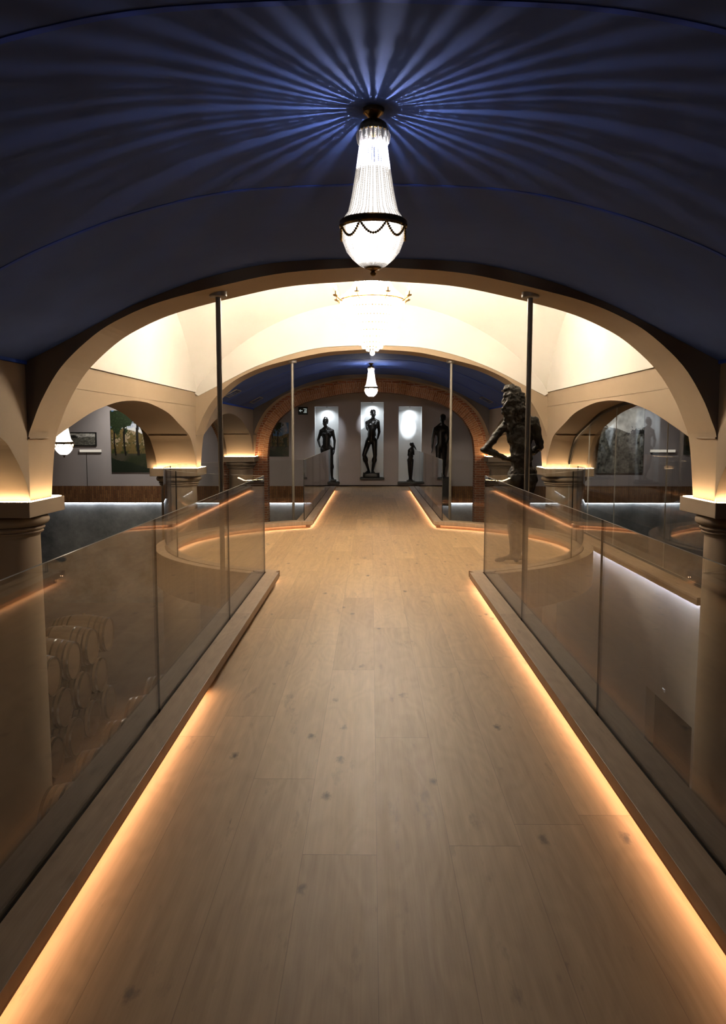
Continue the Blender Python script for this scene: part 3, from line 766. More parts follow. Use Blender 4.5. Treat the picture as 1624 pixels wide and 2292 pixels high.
# ------------------------------------------------------------------ statues
def cone_cap(bm, p0, r0, p1, r1, n=12):
    p0, p1 = Vector(p0), Vector(p1); d = p1-p0; L = d.length
    if L < 1e-6: d = Vector((0, 0, 1)); L = 1e-6
    t_ = d.normalized(); pts, rs = [], []
    for k in range(5): a = PI/2*(1-k/4.0); pts.append(p0 - t_*r0*math.sin(a)); rs.append(max(1e-4, r0*math.cos(a)))
    for k in range(5): a = PI/2*(k/4.0); pts.append(p1 + t_*r1*math.sin(a)); rs.append(max(1e-4, r1*math.cos(a)))
    tube(bm, pts, rs, n)
def ell(bm, c, rx, ry, rz, rot=None, seg=18, rings=12):
    m = Matrix.Translation(c) @ (rot.to_matrix().to_4x4() if rot else Matrix.Identity(4)) @ Matrix.Diagonal((rx, ry, rz, 1))
    bmesh.ops.create_uvsphere(bm, u_segments=seg, v_segments=rings, radius=1, matrix=m)
def hand(bm, wr, d, side, s=1.0, curl=0.5):
    """palm with four fingers and a thumb; d forearm direction, side = thumb side vector"""
    wr = Vector(wr); d = Vector(d).normalized(); side = (Vector(side) - d*Vector(side).dot(d)).normalized(); nrm = d.cross(side).normalized()
    pc = wr + d*0.05*s
    for o_ in (-0.024, -0.008, 0.008, 0.024):
        cone_cap(bm, wr + side*o_*0.6*s, 0.015*s, wr + d*0.085*s + side*o_*s, 0.012*s, 8)
    for j, (o_, L) in enumerate(((-0.027, 0.060), (-0.009, 0.076), (0.009, 0.082), (0.027, 0.072))):
        b0 = wr + d*0.088*s + side*o_*s; k1 = b0 + (d*math.cos(curl*0.5) + nrm*math.sin(curl*0.5))*L*0.5*s
        k2 = k1 + (d*math.cos(curl) + nrm*math.sin(curl))*L*0.5*s
        cone_cap(bm, b0, 0.0105*s, k1, 0.0095*s, 8); cone_cap(bm, k1, 0.0095*s, k2, 0.0075*s, 8)
    th0 = wr + d*0.025*s + side*0.026*s; th1 = th0 + (d*0.6 + side*0.75).normalized()*0.035*s; th2 = th1 + (d*0.9 + side*0.3 + nrm*0.2).normalized()*0.032*s
    cone_cap(bm, th0, 0.013*s, th1, 0.0115*s, 8); cone_cap(bm, th1, 0.0115*s, th2, 0.009*s, 8)
def limb(bm, a, b_, c, r0, r1, r2, muscle=0.0, back=Vector((0, 0, 0))):
    cone_cap(bm, a, r0, b_, r1); cone_cap(bm, b_, r1, c, r2)
    if muscle:
        m = Vector(b_).lerp(Vector(c), 0.28) + back*muscle*0.5
        dd = (Vector(c)-Vector(b_)).normalized(); q = Vector((0, 0, 1)).rotation_difference(dd)
        ell(bm, m, r1*1.02+muscle*0.3, r1*1.0+muscle*0.5, (Vector(c)-Vector(b_)).length*0.26, q)
def foot(bm, ank, toe, s=1.0):
    ank, toe = Vector(ank), Vector(toe); d = (toe-ank); d.z = 0; d.normalize(); sd = Vector((-d.y, d.x, 0))
    heel = Vector((ank.x, ank.y, toe.z)) - d*0.045*s; heel.z = toe.z+0.018*s
    cone_cap(bm, ank, 0.036*s, heel, 0.032*s)
    for o_ in (-0.022, 0.022):
        cone_cap(bm, ank - Vector((0, 0, 0.02*s)) + sd*o_*0.3, 0.034*s, Vector((toe.x, toe.y, toe.z+0.012*s)) - d*0.035*s + sd*o_*s, 0.020*s)
    for j in range(5):
        o_ = (-0.034+0.017*j)*s; ln = (0.030, 0.038, 0.040, 0.038, 0.044)[j]*s
        b0 = Vector((toe.x, toe.y, toe.z+0.008*s)) - d*0.04*s + sd*o_
        cone_cap(bm, b0, 0.013*s, b0 + d*ln, 0.010*s if j < 4 else 0.013*s, 8)
def head(bm, c, f, s=1.0, tilt=0.0):
    """c centre of skull, f facing direction (horizontal)"""
    c = Vector(c); f = Vector(f).normalized(); sd = Vector((-f.y, f.x, 0)); up = Vector((0, 0, 1))
    def E(off, rx, ry, rz):
        p = c + sd*off[0]*s + f*off[1]*s + up*off[2]*s
        ang = math.atan2(f.y, f.x) - PI/2
        from mathutils import Quaternion
        ell(bm, p, rx*s, ry*s, rz*s, Quaternion((0, 0, 1), ang))
    E((0, 0, 0.02), 0.078, 0.098, 0.105)
    E((0, 0.035, -0.055), 0.058, 0.062, 0.075)       # face
    E((0, 0.065, -0.115), 0.028, 0.026, 0.024)       # chin
    E((0, 0.100, -0.040), 0.012, 0.020, 0.030)       # nose
    E((0, 0.085, 0.002), 0.050, 0.020, 0.014)        # brow
    E((0, 0.088, -0.082), 0.024, 0.016, 0.010)       # lips
    for q in (-1, 1):
        E((q*0.078, -0.005, -0.03), 0.010, 0.020, 0.032)   # ears
        E((q*0.030, 0.078, -0.022), 0.014, 0.012, 0.009)   # eyes
        E((q*0.040, 0.060, -0.05), 0.024, 0.026, 0.024)    # cheeks
def finish(name, bm, mat, parent, voxel=0.012, disp=0.0, dscale=12.0, smooth_it=3, label=None):
    for f in bm.faces: f.smooth = True
    me = bpy.data.meshes.new('tmp'); bm.to_mesh(me); bm.free()
    o = bpy.data.objects.new('tmp', me); C.objects.link(o)
    md = o.modifiers.new('r', 'REMESH'); md.mode = 'VOXEL'; md.voxel_size = voxel; md.use_smooth_shade = True
    sm = o.modifiers.new('s', 'SMOOTH'); sm.factor = 0.5; sm.iterations = smooth_it
    dg = bpy.context.evaluated_depsgraph_get(); dg.update()
    me2 = bpy.data.meshes.new_from_object(o.evaluated_get(dg), depsgraph=dg)
    bpy.data.objects.remove(o); bpy.data.meshes.remove(me)
    off = wpos(parent)
    if disp:
        nr = [v.normal.copy() for v in me2.vertices]
        for v, n_ in zip(me2.vertices, nr):
            p = v.co*dscale; h_ = noise.fractal(p, 0.8, 2.0, 3)
            v.co += n_*h_*disp
    for v in me2.vertices: v.co -= off
    me2.materials.clear(); me2.materials.append(mat)
    for p in me2.polygons: p.use_smooth = True; p.material_index = 0
    ob = bpy.data.objects.new(name, me2); C.objects.link(ob); ob.parent = parent
    if label: ob['label'] = label
    return ob
def torso(bm, J, w=1.0, female=False, f=Vector((0, -1, 0))):
    ch, wa, pe, nk = (Vector(J[k]) for k in ('chest', 'waist', 'pelvis', 'neck'))
    sl, sr, hl, hr = (Vector(J[k]) for k in ('shL', 'shR', 'hipL', 'hipR'))
    ell(bm, ch, 0.155*w, 0.108*w, 0.17*w); ell(bm, ch+Vector((0, 0, 0.07)), 0.15*w, 0.095*w, 0.11*w)
    ell(bm, wa, (0.115 if female else 0.13)*w, 0.088*w, 0.14*w); ell(bm, pe, (0.165 if female else 0.15)*w, 0.112*w, 0.125*w)
    cone_cap(bm, ch.lerp(wa, 0.3), 0.12*w, pe, 0.115*w)
    cone_cap(bm, ch+Vector((0, 0, 0.06)), 0.085*w, sl, 0.055*w); cone_cap(bm, ch+Vector((0, 0, 0.06)), 0.085*w, sr, 0.055*w)
    cone_cap(bm, nk+Vector((0, 0, 0.02)), 0.05*w, sl, 0.045*w); cone_cap(bm, nk+Vector((0, 0, 0.02)), 0.05*w, sr, 0.045*w)
    cone_cap(bm, nk-Vector((0, 0, 0.08)), 0.062*w, Vector(J['head'])-Vector((0, 0, 0.07)), 0.050*w)
    for h_ in (hl, hr): ell(bm, h_ - f*0.045 + Vector((0, 0, -0.02)), 0.09*w, 0.085*w, 0.095*w)
    for s_ in (sl, sr):
        b_ = ch.lerp(s_, 0.52) + f*0.075*w + Vector((0, 0, -0.02))
        if female: ell(bm, b_+Vector((0, 0, -0.03))+f*0.02, 0.052*w, 0.052*w, 0.052*w)
        else: ell(bm, b_, 0.075*w, 0.04*w, 0.055*w)

# statue coordinates: metres at the figure, x right, z above its plinth foot
def V(x, y, z): return Vector((x, y, z))
def place(J, o, k=1.0):
    return {n_: Vector(o) + Vector(p)*k for n_, p in J.items()}

# 1 woman with a bun, left niche
def statue_woman(o):
    t = thing('bronze_statue', 'dark bronze woman with hair bun and hand on hip in the left niche', 'statue', o, 'bronze statues')
    J = place(dict(head=(0.02, -0.02, 1.74), neck=(0.035, 0, 1.57), chest=(0.06, 0, 1.36), waist=(0.045, 0, 1.13), pelvis=(0.05, 0, 0.97), shL=(-0.11, 0, 1.48), shR=(0.235, 0, 1.475), hipL=(-0.04, 0, 0.93), hipR=(0.15, 0, 0.93),
        elL=(-0.20, 0.04, 1.20), wrL=(-0.135, -0.08, 1.00), elR=(0.30, 0.02, 1.18), wrR=(0.29, -0.03, 0.92), knL=(-0.01, -0.06, 0.52), anL=(0.08, 0.0, 0.09), knR=(0.20, -0.03, 0.52), anR=(0.215, 0.02, 0.09), toeL=(0.04, -0.14, 0.02), toeR=(0.25, -0.13, 0.02)), o)
    bm = bmesh.new(); torso(bm, J, 1.0, True); head(bm, J['head'], (-0.35, -1, 0), 1.02)
    limb(bm, J['shL'], J['elL'], J['wrL'], 0.052, 0.042, 0.028); limb(bm, J['shR'], J['elR'], J['wrR'], 0.052, 0.042, 0.028)
    hand(bm, J['wrL'], (0.6, -0.3, -0.5), (0, -1, 0.2), 1.0, 0.7); hand(bm, J['wrR'], (-0.05, -0.1, -1), (-0.2, -1, 0), 1.0, 0.4)
    bk = V(0, 0.6, 0)
    limb(bm, J['hipL'], J['knL'], J['anL'], 0.102, 0.062, 0.036, 0.03, bk); limb(bm, J['hipR'], J['knR'], J['anR'], 0.102, 0.062, 0.036, 0.03, bk)
    foot(bm, J['anL'], J['toeL']); foot(bm, J['anR'], J['toeR'])
    finish('body', bm, M_bronze, t, 0.013)
    bm = bmesh.new(); h_ = J['head']
    ell(bm, h_+V(0.01, 0.02, 0.035), 0.090, 0.108, 0.100); ell(bm, h_+V(0.012, 0.04, 0.120), 0.060, 0.064, 0.045)
    finish('hair', bm, M_bronze, t, 0.011, 0.004, 20)
    b2 = bevel(bx(o[0]-0.12, o[0]+0.34, o[1]-0.2, o[1]+0.14, o[2]-0.055, o[2]+0.004), 0.01); obj('plinth', b2, M_black, t)
# 2 man standing with weight on one leg, centre niche
def statue_man(o):
    t = thing('bronze_statue', 'dark bronze nude man with one knee bent in the tall middle niche', 'statue', o, 'bronze statues')
    J = place(dict(head=(0.06, -0.02, 1.84), neck=(0.055, 0, 1.67), chest=(0.03, 0, 1.46), waist=(0.02, 0, 1.23), pelvis=(0.0, 0, 1.06), shL=(-0.125, 0, 1.57), shR=(0.205, 0, 1.60), hipL=(-0.075, 0, 1.01), hipR=(0.095, 0, 1.03),
        elL=(-0.12, 0.17, 1.40), wrL=(0.0, 0.22, 1.24), elR=(0.245, 0.09, 1.29), wrR=(0.20, 0.12, 1.10), knL=(-0.21, -0.12, 0.60), anL=(-0.075, 0.02, 0.14), knR=(0.12, -0.02, 0.57), anR=(0.045, 0.03, 0.14), toeL=(-0.16, -0.13, 0.055), toeR=(0.09, -0.14, 0.055)), o)
    bm = bmesh.new(); torso(bm, J, 1.0, False); head(bm, J['head'], (0.25, -1, 0), 1.0)
    limb(bm, J['shL'], J['elL'], J['wrL'], 0.058, 0.044, 0.03); limb(bm, J['shR'], J['elR'], J['wrR'], 0.058, 0.044, 0.03)
    hand(bm, J['wrL'], (1, 0.1, -0.4), (0, 0, 1), 1.0, 0.6); hand(bm, J['wrR'], (-0.3, 0.1, -1), (0, -1, 0), 1.0, 0.6)
    bk = V(0, 0.6, 0)
    limb(bm, J['hipL'], J['knL'], J['anL'], 0.098, 0.062, 0.038, 0.035, bk); limb(bm, J['hipR'], J['knR'], J['anR'], 0.098, 0.062, 0.038, 0.035, bk)
    foot(bm, J['anL'], J['toeL']); foot(bm, J['anR'], J['toeR'])
    finish('body', bm, M_bronze, t, 0.013)
    bm = bmesh.new(); ell(bm, J['head']+V(-0.005, 0.018, 0.045), 0.088, 0.104, 0.092); finish('hair', bm, M_bronze, t, 0.011, 0.006, 22)
    bm = bmesh.new(); box(bm, o[0]-0.24, o[0]+0.25, o[1]-0.2, o[1]+0.14, o[2]-0.075, o[2]+0.055)
    bmesh.ops.subdivide_edges(bm, edges=bm.edges, cuts=4, use_grid_fill=True)
    for v in bm.verts: v.co += noise.noise_vector(v.co*9)*0.02
    for v in bm.verts: v.co.z = max(v.co.z, o[2]-0.075)
    obj('plinth', bm, M_black, t, smooth=True)
# 3 small girl, right niche
def statue_girl(o):
    t = thing('bronze_statue', 'small bronze girl with pointed plait standing low in the right niche', 'statue', o, 'bronze statues')
    k = 0.62
    J = place(dict(head=(0.06, -0.02, 1.74), neck=(0.03, 0, 1.57), chest=(0.02, 0, 1.38), waist=(0.0, 0, 1.16), pelvis=(-0.02, 0, 1.0), shL=(-0.10, 0, 1.46), shR=(0.12, -0.03, 1.46), hipL=(-0.08, 0, 0.96), hipR=(0.05, 0, 0.96),
        elL=(-0.13, 0.0, 1.24), wrL=(-0.02, -0.13, 1.16), elR=(0.17, -0.05, 1.28), wrR=(0.12, -0.14, 1.46), knL=(-0.08, -0.03, 0.52), anL=(-0.05, 0.02, 0.09), knR=(0.05, -0.03, 0.52), anR=(0.03, 0.02, 0.09), toeL=(-0.09, -0.13, 0.02), toeR=(0.06, -0.14, 0.02)), o, k)
    bm = bmesh.new(); torso(bm, J, k, True); head(bm, J['head'], (0.8, -1, 0), k*1.1)
    limb(bm, J['shL'], J['elL'], J['wrL'], 0.045*k, 0.036*k, 0.026*k); limb(bm, J['shR'], J['elR'], J['wrR'], 0.045*k, 0.036*k, 0.026*k)
    hand(bm, J['wrL'], (0.8, -0.3, 0), (0, 0, 1), k, 0.5); hand(bm, J['wrR'], (0.1, 0.2, 1), (0, -1, 0), k, 0.5)
    limb(bm, J['hipL'], J['knL'], J['anL'], 0.095*k, 0.058*k, 0.034*k); limb(bm, J['hipR'], J['knR'], J['anR'], 0.095*k, 0.058*k, 0.034*k)
    foot(bm, J['anL'], J['toeL'], k); foot(bm, J['anR'], J['toeR'], k)
    finish('body', bm, M_bronze, t, 0.009)
    h_ = J['head']; bm = bmesh.new(); ell(bm, h_+V(-0.015, 0.01, 0.02), 0.062, 0.07, 0.066)
    cone_cap(bm, h_+V(0.03, 0.0, 0.01), 0.03, h_+V(0.10, -0.02, -0.10), 0.018); cone_cap(bm, h_+V(0.10, -0.02, -0.10), 0.018, h_+V(0.15, -0.03, -0.19), 0.005)
    finish('hair', bm, M_bronze, t, 0.007, 0.002, 30)
    obj('plinth', bevel(bx(o[0]-0.12, o[0]+0.09, o[1]-0.12, o[1]+0.08, o[2]-0.03, o[2]+0.012), 0.006), M_black, t)
# 4 walking man at the right, in front of the wall
def statue_walker(o):
    t = thing('bronze_statue', 'dark bronze figure with arms hanging, right of the niches behind the rod', 'statue', o, 'bronze statues')
    J = place(dict(head=(0.03, 0, 1.72), neck=(0.0, 0, 1.55), chest=(-0.03, 0, 1.33), waist=(-0.01, 0, 1.10), pelvis=(-0.01, 0, 0.94), shL=(-0.19, 0, 1.42), shR=(0.15, 0, 1.45), hipL=(-0.09, 0, 0.90), hipR=(0.08, 0, 0.90),
        elL=(-0.25, 0.02, 1.13), wrL=(-0.27, -0.04, 0.87), elR=(0.21, 0.05, 1.17), wrR=(0.13, 0.0, 0.95), knL=(-0.10, -0.12, 0.50), anL=(-0.14, -0.10, 0.09), knR=(0.09, 0.02, 0.48), anR=(0.08, 0.14, 0.09), toeL=(-0.17, -0.25, 0.02), toeR=(0.10, 0.02, 0.02)), o)
    bm = bmesh.new(); torso(bm, J, 1.0, False); head(bm, J['head'], (-0.4, -1, 0), 1.0)
    limb(bm, J['shL'], J['elL'], J['wrL'], 0.055, 0.042, 0.028); limb(bm, J['shR'], J['elR'], J['wrR'], 0.055, 0.042, 0.028)
    hand(bm, J['wrL'], (-0.05, -0.1, -1), (0.2, -1, 0), 1.0, 0.4); hand(bm, J['wrR'], (-0.5, -0.1, -0.8), (-0.2, -1, 0), 1.0, 0.5)
    bk = V(0, 0.6, 0)
    limb(bm, J['hipL'], J['knL'], J['anL'], 0.098, 0.062, 0.037, 0.03, bk); limb(bm, J['hipR'], J['knR'], J['anR'], 0.098, 0.062, 0.037, 0.03, bk)
    foot(bm, J['anL'], J['toeL']); foot(bm, J['anR'], J['toeR'])
    finish('body', bm, M_bronze, t, 0.013)
    bm = bmesh.new(); ell(bm, J['head']+V(0.01, 0.018, 0.04), 0.088, 0.106, 0.094); finish('hair', bm, M_bronze, t, 0.011, 0.006, 22)
    obj('plinth', bevel(bx(o[0]-0.32, o[0]+0.26, o[1]-0.34, o[1]+0.3, 0.0-0.5, o[2]+0.004), 0.008), M_black, t)
# 5 large woman seen from behind on the platform
def statue_large(o):
    t = thing('bronze_statue', 'large rough bronze woman seen from behind on the round platform, hand on hip', 'statue', o, 'bronze statues')
    J = place(dict(head=(-0.01, 0.03, 2.00), neck=(0.03, 0.0, 1.80), chest=(0.08, 0.0, 1.57), waist=(0.10, 0, 1.30), pelvis=(0.12, 0, 1.10), shL=(-0.10, 0, 1.70), shR=(0.25, 0, 1.74), hipL=(0.04, 0, 1.05), hipR=(0.20, 0, 1.05),
        elL=(-0.345, -0.02, 1.395), wrL=(-0.02, -0.06, 1.265), elR=(0.335, 0.02, 1.43), wrR=(0.22, 0.16, 1.32), knL=(0.03, 0.04, 0.57), anL=(0.02, 0, 0.10), knR=(0.11, 0.03, 0.57), anR=(0.09, 0.02, 0.10), toeL=(-0.17, 0.05, 0.02), toeR=(0.18, 0.17, 0.02)), o)
    f = V(0, 1, 0)
    bm = bmesh.new(); torso(bm, J, 1.08, True, f); head(bm, J['head'], (-0.3, 1, 0), 1.12)
    limb(bm, J['shL'], J['elL'], J['wrL'], 0.056, 0.047, 0.032); limb(bm, J['shR'], J['elR'], J['wrR'], 0.064, 0.050, 0.036)
    hand(bm, J['wrL'], (1, 0.05, 0.0), (0, 0.3, -1), 1.15, 0.5); hand(bm, J['wrR'], (-0.8, 0.4, 0.2), (0, 0, 1), 1.15, 0.7)
    bk = V(0, -0.6, 0)
    limb(bm, J['hipL'], J['knL'], J['anL'], 0.112, 0.070, 0.042, 0.04, bk); limb(bm, J['hipR'], J['knR'], J['anR'], 0.112, 0.070, 0.042, 0.04, bk)
    foot(bm, J['anL'], J['toeL'], 1.15); foot(bm, J['anR'], J['toeR'], 1.15)
    finish('body', bm, M_bronze_rough, t, 0.011, 0.016, 11, 2)
    bm = bmesh.new(); h_ = J['head']
    ell(bm, h_+V(0, -0.02, 0.04), 0.105, 0.120, 0.125); ell(bm, h_+V(-0.03, -0.02, 0.12), 0.085, 0.09, 0.065)
    for j in range(9):
        a = -1.0+j*0.25; x = 0.085*math.sin(a*1.3)
        pts = [h_+V(x*1.1, -0.085*math.cos(a)-0.02, 0.04), h_+V(x*1.35+0.008*math.sin(j*2.1), -0.115, -0.12), h_+V(x*1.35+0.02, -0.10, -0.25+0.02*math.sin(j*3)), h_+V(x*1.0+0.03, -0.115, -0.36+0.05*math.cos(j*1.7))]
        for p_, q_, r0, r1 in zip(pts, pts[1:], (0.045, 0.04, 0.03), (0.04, 0.032, 0.012)): cone_cap(bm, p_, r0, q_, r1)
    finish('hair', bm, M_bronze_rough, t, 0.010, 0.024, 17, 1)
SY = Y_BACK+0.10
def sill(x0, x1, z, label):
    t = obj('niche_sill', bevel(bx(x0, x1, Y_BACK-0.17, Y_BACK+0.30, z-0.055, z), 0.006), M_black); tag(t, label, 'sill', 'niche sills')
sill(-1.72, -0.95, 0.13, 'black sill under the woman with the bun, left niche')
sill(-0.335, 0.40, 0.262, 'black sill under the nude man, middle niche')
sill(0.80, 1.54, 0.13, 'black sill under the small girl, right niche')
statue_woman((-1.40, SY, 0.186))
statue_man((0.0, SY, 0.338))
statue_girl((1.20, SY, 0.161))
statue_walker((2.05, 23.55, 0.30))
statue_large((1.735, 9.87, 0.0))

# ------------------------------------------------------------------ pictures on the back wall
def fbm(u, v, s, o=0.0, oc=4): return noise.fractal(Vector((u*s+o, v*s-o, o*1.7)), 0.9, 2.0, oc)
def landscape(seed, grey=False):
    def f(u, v):
        n1 = fbm(u, v, 3.0, seed); n2 = fbm(u, v, 11.0, seed+3); n3 = fbm(u, v, 34.0, seed+7)
        hz = 0.66 + 0.05*math.sin(u*5+seed) + 0.03*n1
        if v > hz:
            c = Vector((0.14, 0.30, 0.60)).lerp(Vector((0.85, 0.86, 0.84)), max(0, min(1, 0.42+n1*1.0+n2*0.35)))
        elif v > 0.30:
            c = Vector((0.19, 0.13, 0.045)).lerp(Vector((0.05, 0.065, 0.02)), max(0, min(1, 0.5+n2*1.7+n3*0.6)))
            if n2+n3 > 0.34 and v > 0.42: c = Vector((0.42, 0.32, 0.20))
            c *= 1.0 + 0.5*(v-0.45)
        else:
            c = Vector((0.085, 0.075, 0.05)).lerp(Vector((0.035, 0.045, 0.02)), max(0, min(1, 0.5+n1*1.6)))
            if v < 0.24 - 0.5*(u-0.0)*0.55 + 0.03*n1: c = Vector((0.02, 0.03, 0.018))
        trees = ((0.08, 0.80, 0.014), (0.26, 0.86, 0.016), (0.50, 0.90, 0.024)) if not grey else ((0.06, 0.62, 0.02), (0.93, 0.5, 0.018))
        for tx, ty, tw in trees:
            if abs(u-tx-0.02*math.sin(v*6+seed)) < tw and 0.27 < v < ty: c = Vector((0.012, 0.010, 0.008))
            d = math.hypot((u-tx)/1.2, (v-ty-0.03))
            if d < (0.21 if tx < 0.2 else 0.17)+0.10*n2+0.05*n3: c = Vector((0.018, 0.030, 0.012))*(1+0.8*max(0, n3*2))
        if not grey:
            d = math.hypot((u-0.85)/0.8, (v-0.42)/1.5)
            if d < 0.12+0.08*n2: c = Vector((0.02, 0.032, 0.014))
        if grey:
            l = c.dot(Vector((0.3, 0.5, 0.2))); c = Vector((l*1.05, l*1.05, l*0.98))*1.25
            if v <= hz:
                l = 0.13+0.22*max(0, n2+0.2)+0.18*n3; c = Vector((l*1.0, l*1.0, l*0.85))
        return c
    return f
def attr_mat(name):
    b = NB(name); a = b.n('Attribute', attribute_name='paint'); pos, X, Y, Zc = b.pos()
    nz = b.noise(pos, 60.0, 4)
    return b.bsdf(a.outputs['Color'], 0.35, bump=nz, bs=0.3, bd=0.002)
M_paint = attr_mat('oil_paint')
def picture(x0, x1, z0, z1, label, fn, nx, nz_, y=None, frame=0.0):
    y = y or Y_BACK
    t = thing('landscape_painting', label, 'painting', ((x0+x1)/2, y, z0), 'landscape paintings')
    obj('stretcher', bx(x0+0.01, x1-0.01, y-0.035, y, z0+0.01, z1-0.01), M_black, t)
    bm = bmesh.new(); cols = []; g = []
    for j in range(nz_+1):
        g.append([bm.verts.new((x0+(x1-x0)*i/nx, y-0.04, z0+(z1-z0)*j/nz_)) for i in range(nx+1)])
        cols += [fn(i/nx, j/nz_) for i in range(nx+1)]
    for j in range(nz_):
        for i in range(nx): bm.faces.new((g[j][i], g[j][i+1], g[j+1][i+1], g[j+1][i]))
    o = obj('canvas', bm, M_paint, t)
    ca = o.data.color_attributes.new('paint', 'FLOAT_COLOR', 'POINT')
    for i, c in enumerate(cols): ca.data[i].color = (max(0, c.x), max(0, c.y), max(0, c.z), 1)
    if frame:
        bm = bmesh.new()
        for a in ((x0-frame, x1+frame, z0-frame, z0), (x0-frame, x1+frame, z1, z1+frame), (x0-frame, x0, z0, z1), (x1, x1+frame, z0, z1)):
            box(bm, a[0], a[1], y-0.05, y, a[2], a[3])
        obj('frame', bm, M_black, t)
picture(-7.83, -6.18, 0.42, 2.27, 'large landscape painting with pines and blue sky in the left aisle', landscape(1.3), 110, 124)
picture(-9.05, -8.30, 1.235, 1.59, 'small wide dark painting left of the large pine landscape', landscape(4.1, True), 60, 30, frame=0.03)
picture(-3.12, -2.47, 0.89, 1.91, 'dark tall painting of tree trunks beside the emergency exit sign', landscape(2.2), 50, 80)
picture(6.35, 8.15, 0.40, 2.33, 'large pale cloudy landscape painting behind the glass partition, right aisle', landscape(6.7, True), 110, 118)
picture(9.35, 10.3, 0.95, 2.20, 'dark painting at the far right end of the back wall', landscape(8.2), 60, 80)

# wall light bars
def lightbar(x0, x1, z, label):
    t = thing('picture_light_bar', label, 'light', ((x0+x1)/2, Y_BACK-0.03, z), 'linear wall lights')
    obj('housing', bx(x0, x1, Y_BACK-0.06, Y_BACK-0.03, z, z+0.085), M_wall, t)
    obj('bracket', bx((x0+x1)/2-0.02, (x0+x1)/2+0.02, Y_BACK-0.03, Y_BACK, z+0.02, z+0.06), M_black, t)
    obj('diffuser', bx(x0, x1, Y_BACK-0.07, Y_BACK-0.0605, z+0.005, z+0.08), emit('bar_glow', (1, 0.9, 0.75), 0.62), t)
lightbar(-8.78, -8.12, 1.02, 'pale horizontal light bar under the small dark painting')
lightbar(8.35, 9.1, 1.02, 'pale horizontal light bar in the right aisle')
o = obj('wall_cable', bx(-8.60, -8.592, Y_BACK-0.012, Y_BACK, 0.0, 1.02), M_edge); tag(o, 'thin grey cable running down the wall from the light bar', 'cable')

# exit sign
t = thing('exit_sign', 'dark emergency exit sign with white arrow on the back wall', 'sign', (-2.04, Y_BACK, 2.15))
obj('panel', bevel(bx(-2.18, -1.90, Y_BACK-0.05, Y_BACK, 2.145, 2.37), 0.004), metal('sign_green', (0.008, 0.022, 0.016), 0.4, m=0.0), t)
M_sym = emit('sign_symbol', (0.75, 0.85, 0.8), 0.45)
bm = bmesh.new(); yy = Y_BACK-0.055
prism(bm, [(-2.155, 2.262), (-2.105, 2.305), (-2.105, 2.285), (-2.055, 2.285)][0:1] + [(-2.115, 2.300), (-2.100, 2.300), (-2.122, 2.272), (-2.055, 2.272), (-2.055, 2.252), (-2.122, 2.252), (-2.100, 2.224), (-2.115, 2.224)], 'y', yy, yy+0.006)
obj('arrow', bm, M_sym, t)
bm = bmesh.new()
prism(bm, [(-2.02, 2.20), (-1.93, 2.20), (-1.93, 2.325), (-2.02, 2.325), (-2.02, 2.31), (-1.945, 2.31), (-1.945, 2.215), (-2.02, 2.215)], 'y', yy, yy+0.006)
prism(bm, [(-1.985, 2.275), (-1.965, 2.28), (-1.96, 2.25), (-1.955, 2.222), (-1.968, 2.222), (-1.974, 2.245), (-1.99, 2.235), (-2.01, 2.238), (-2.008, 2.245), (-1.99, 2.25)], 'y', yy, yy+0.006)
lathe_closed(bm, [(0.001, 2.285), (0.009, 2.29), (0.009, 2.296), (0.001, 2.301)], -1.973, yy+0.003, 10)
obj('door_symbol', bm, M_sym, t)

# ceiling grilles in the far blue vault
def vz(x):
    x = abs(x)
    for (a, za), (b_, zb) in zip(VAULT, VAULT[1:]):
        if a <= x <= b_: return za + (zb-za)*(x-a)/(b_-a), (zb-za)/(b_-a)
    return VAULT[-1][1], -0.5
for s, side in ((-1, 'left'), (1, 'right')):
    for yv, ab in ((16.1, 'nearer'), (19.4, 'farther')):
        xv = s*2.75; z_, sl = vz(xv); sl *= (1 if s > 0 else -1)
        t = thing('ceiling_vent', '%s dark air grille low on the %s side of the far blue vault' % (ab, side), 'vent', (xv, yv, z_), 'vault air grilles')
        L = 0.14; bm = bmesh.new()
        n_ = Vector((-sl, 0, 1)).normalized()*-1; tx = Vector((1, 0, sl)).normalized()
        c = Vector((xv, yv, z_))
        def slab(u0, u1, v0, v1, h0, h1):
            vs = [bm.verts.new(c + tx*u + Vector((0, v_, 0)) + n_*h_) for h_ in (h0, h1) for v_ in (v0, v1) for u in (u0, u1)]
            for idx in ((0,1,3,2), (4,6,7,5), (0,4,5,1), (2,3,7,6), (0,2,6,4), (1,5,7,3)): bm.faces.new([vs[i] for i in idx])
        slab(-L, L, -0.28, -0.265, -0.005, 0.02); slab(-L, L, 0.265, 0.28, -0.005, 0.02); slab(-L, -L+0.015, -0.265, 0.265, -0.005, 0.02); slab(L-0.015, L, -0.265, 0.265, -0.005, 0.02)
        obj('frame', bm, M_steel, t); bm = bmesh.new()
        slab(-L+0.015, L-0.015, -0.265, 0.265, -0.004, 0.004); obj('backing', bm, M_black, t); bm = bmesh.new()
        for q in range(6): slab(-L+0.03+q*0.042, -L+0.042+q*0.042, -0.265, 0.265, 0.004, 0.015)
        obj('slats', bm, M_blue, t)

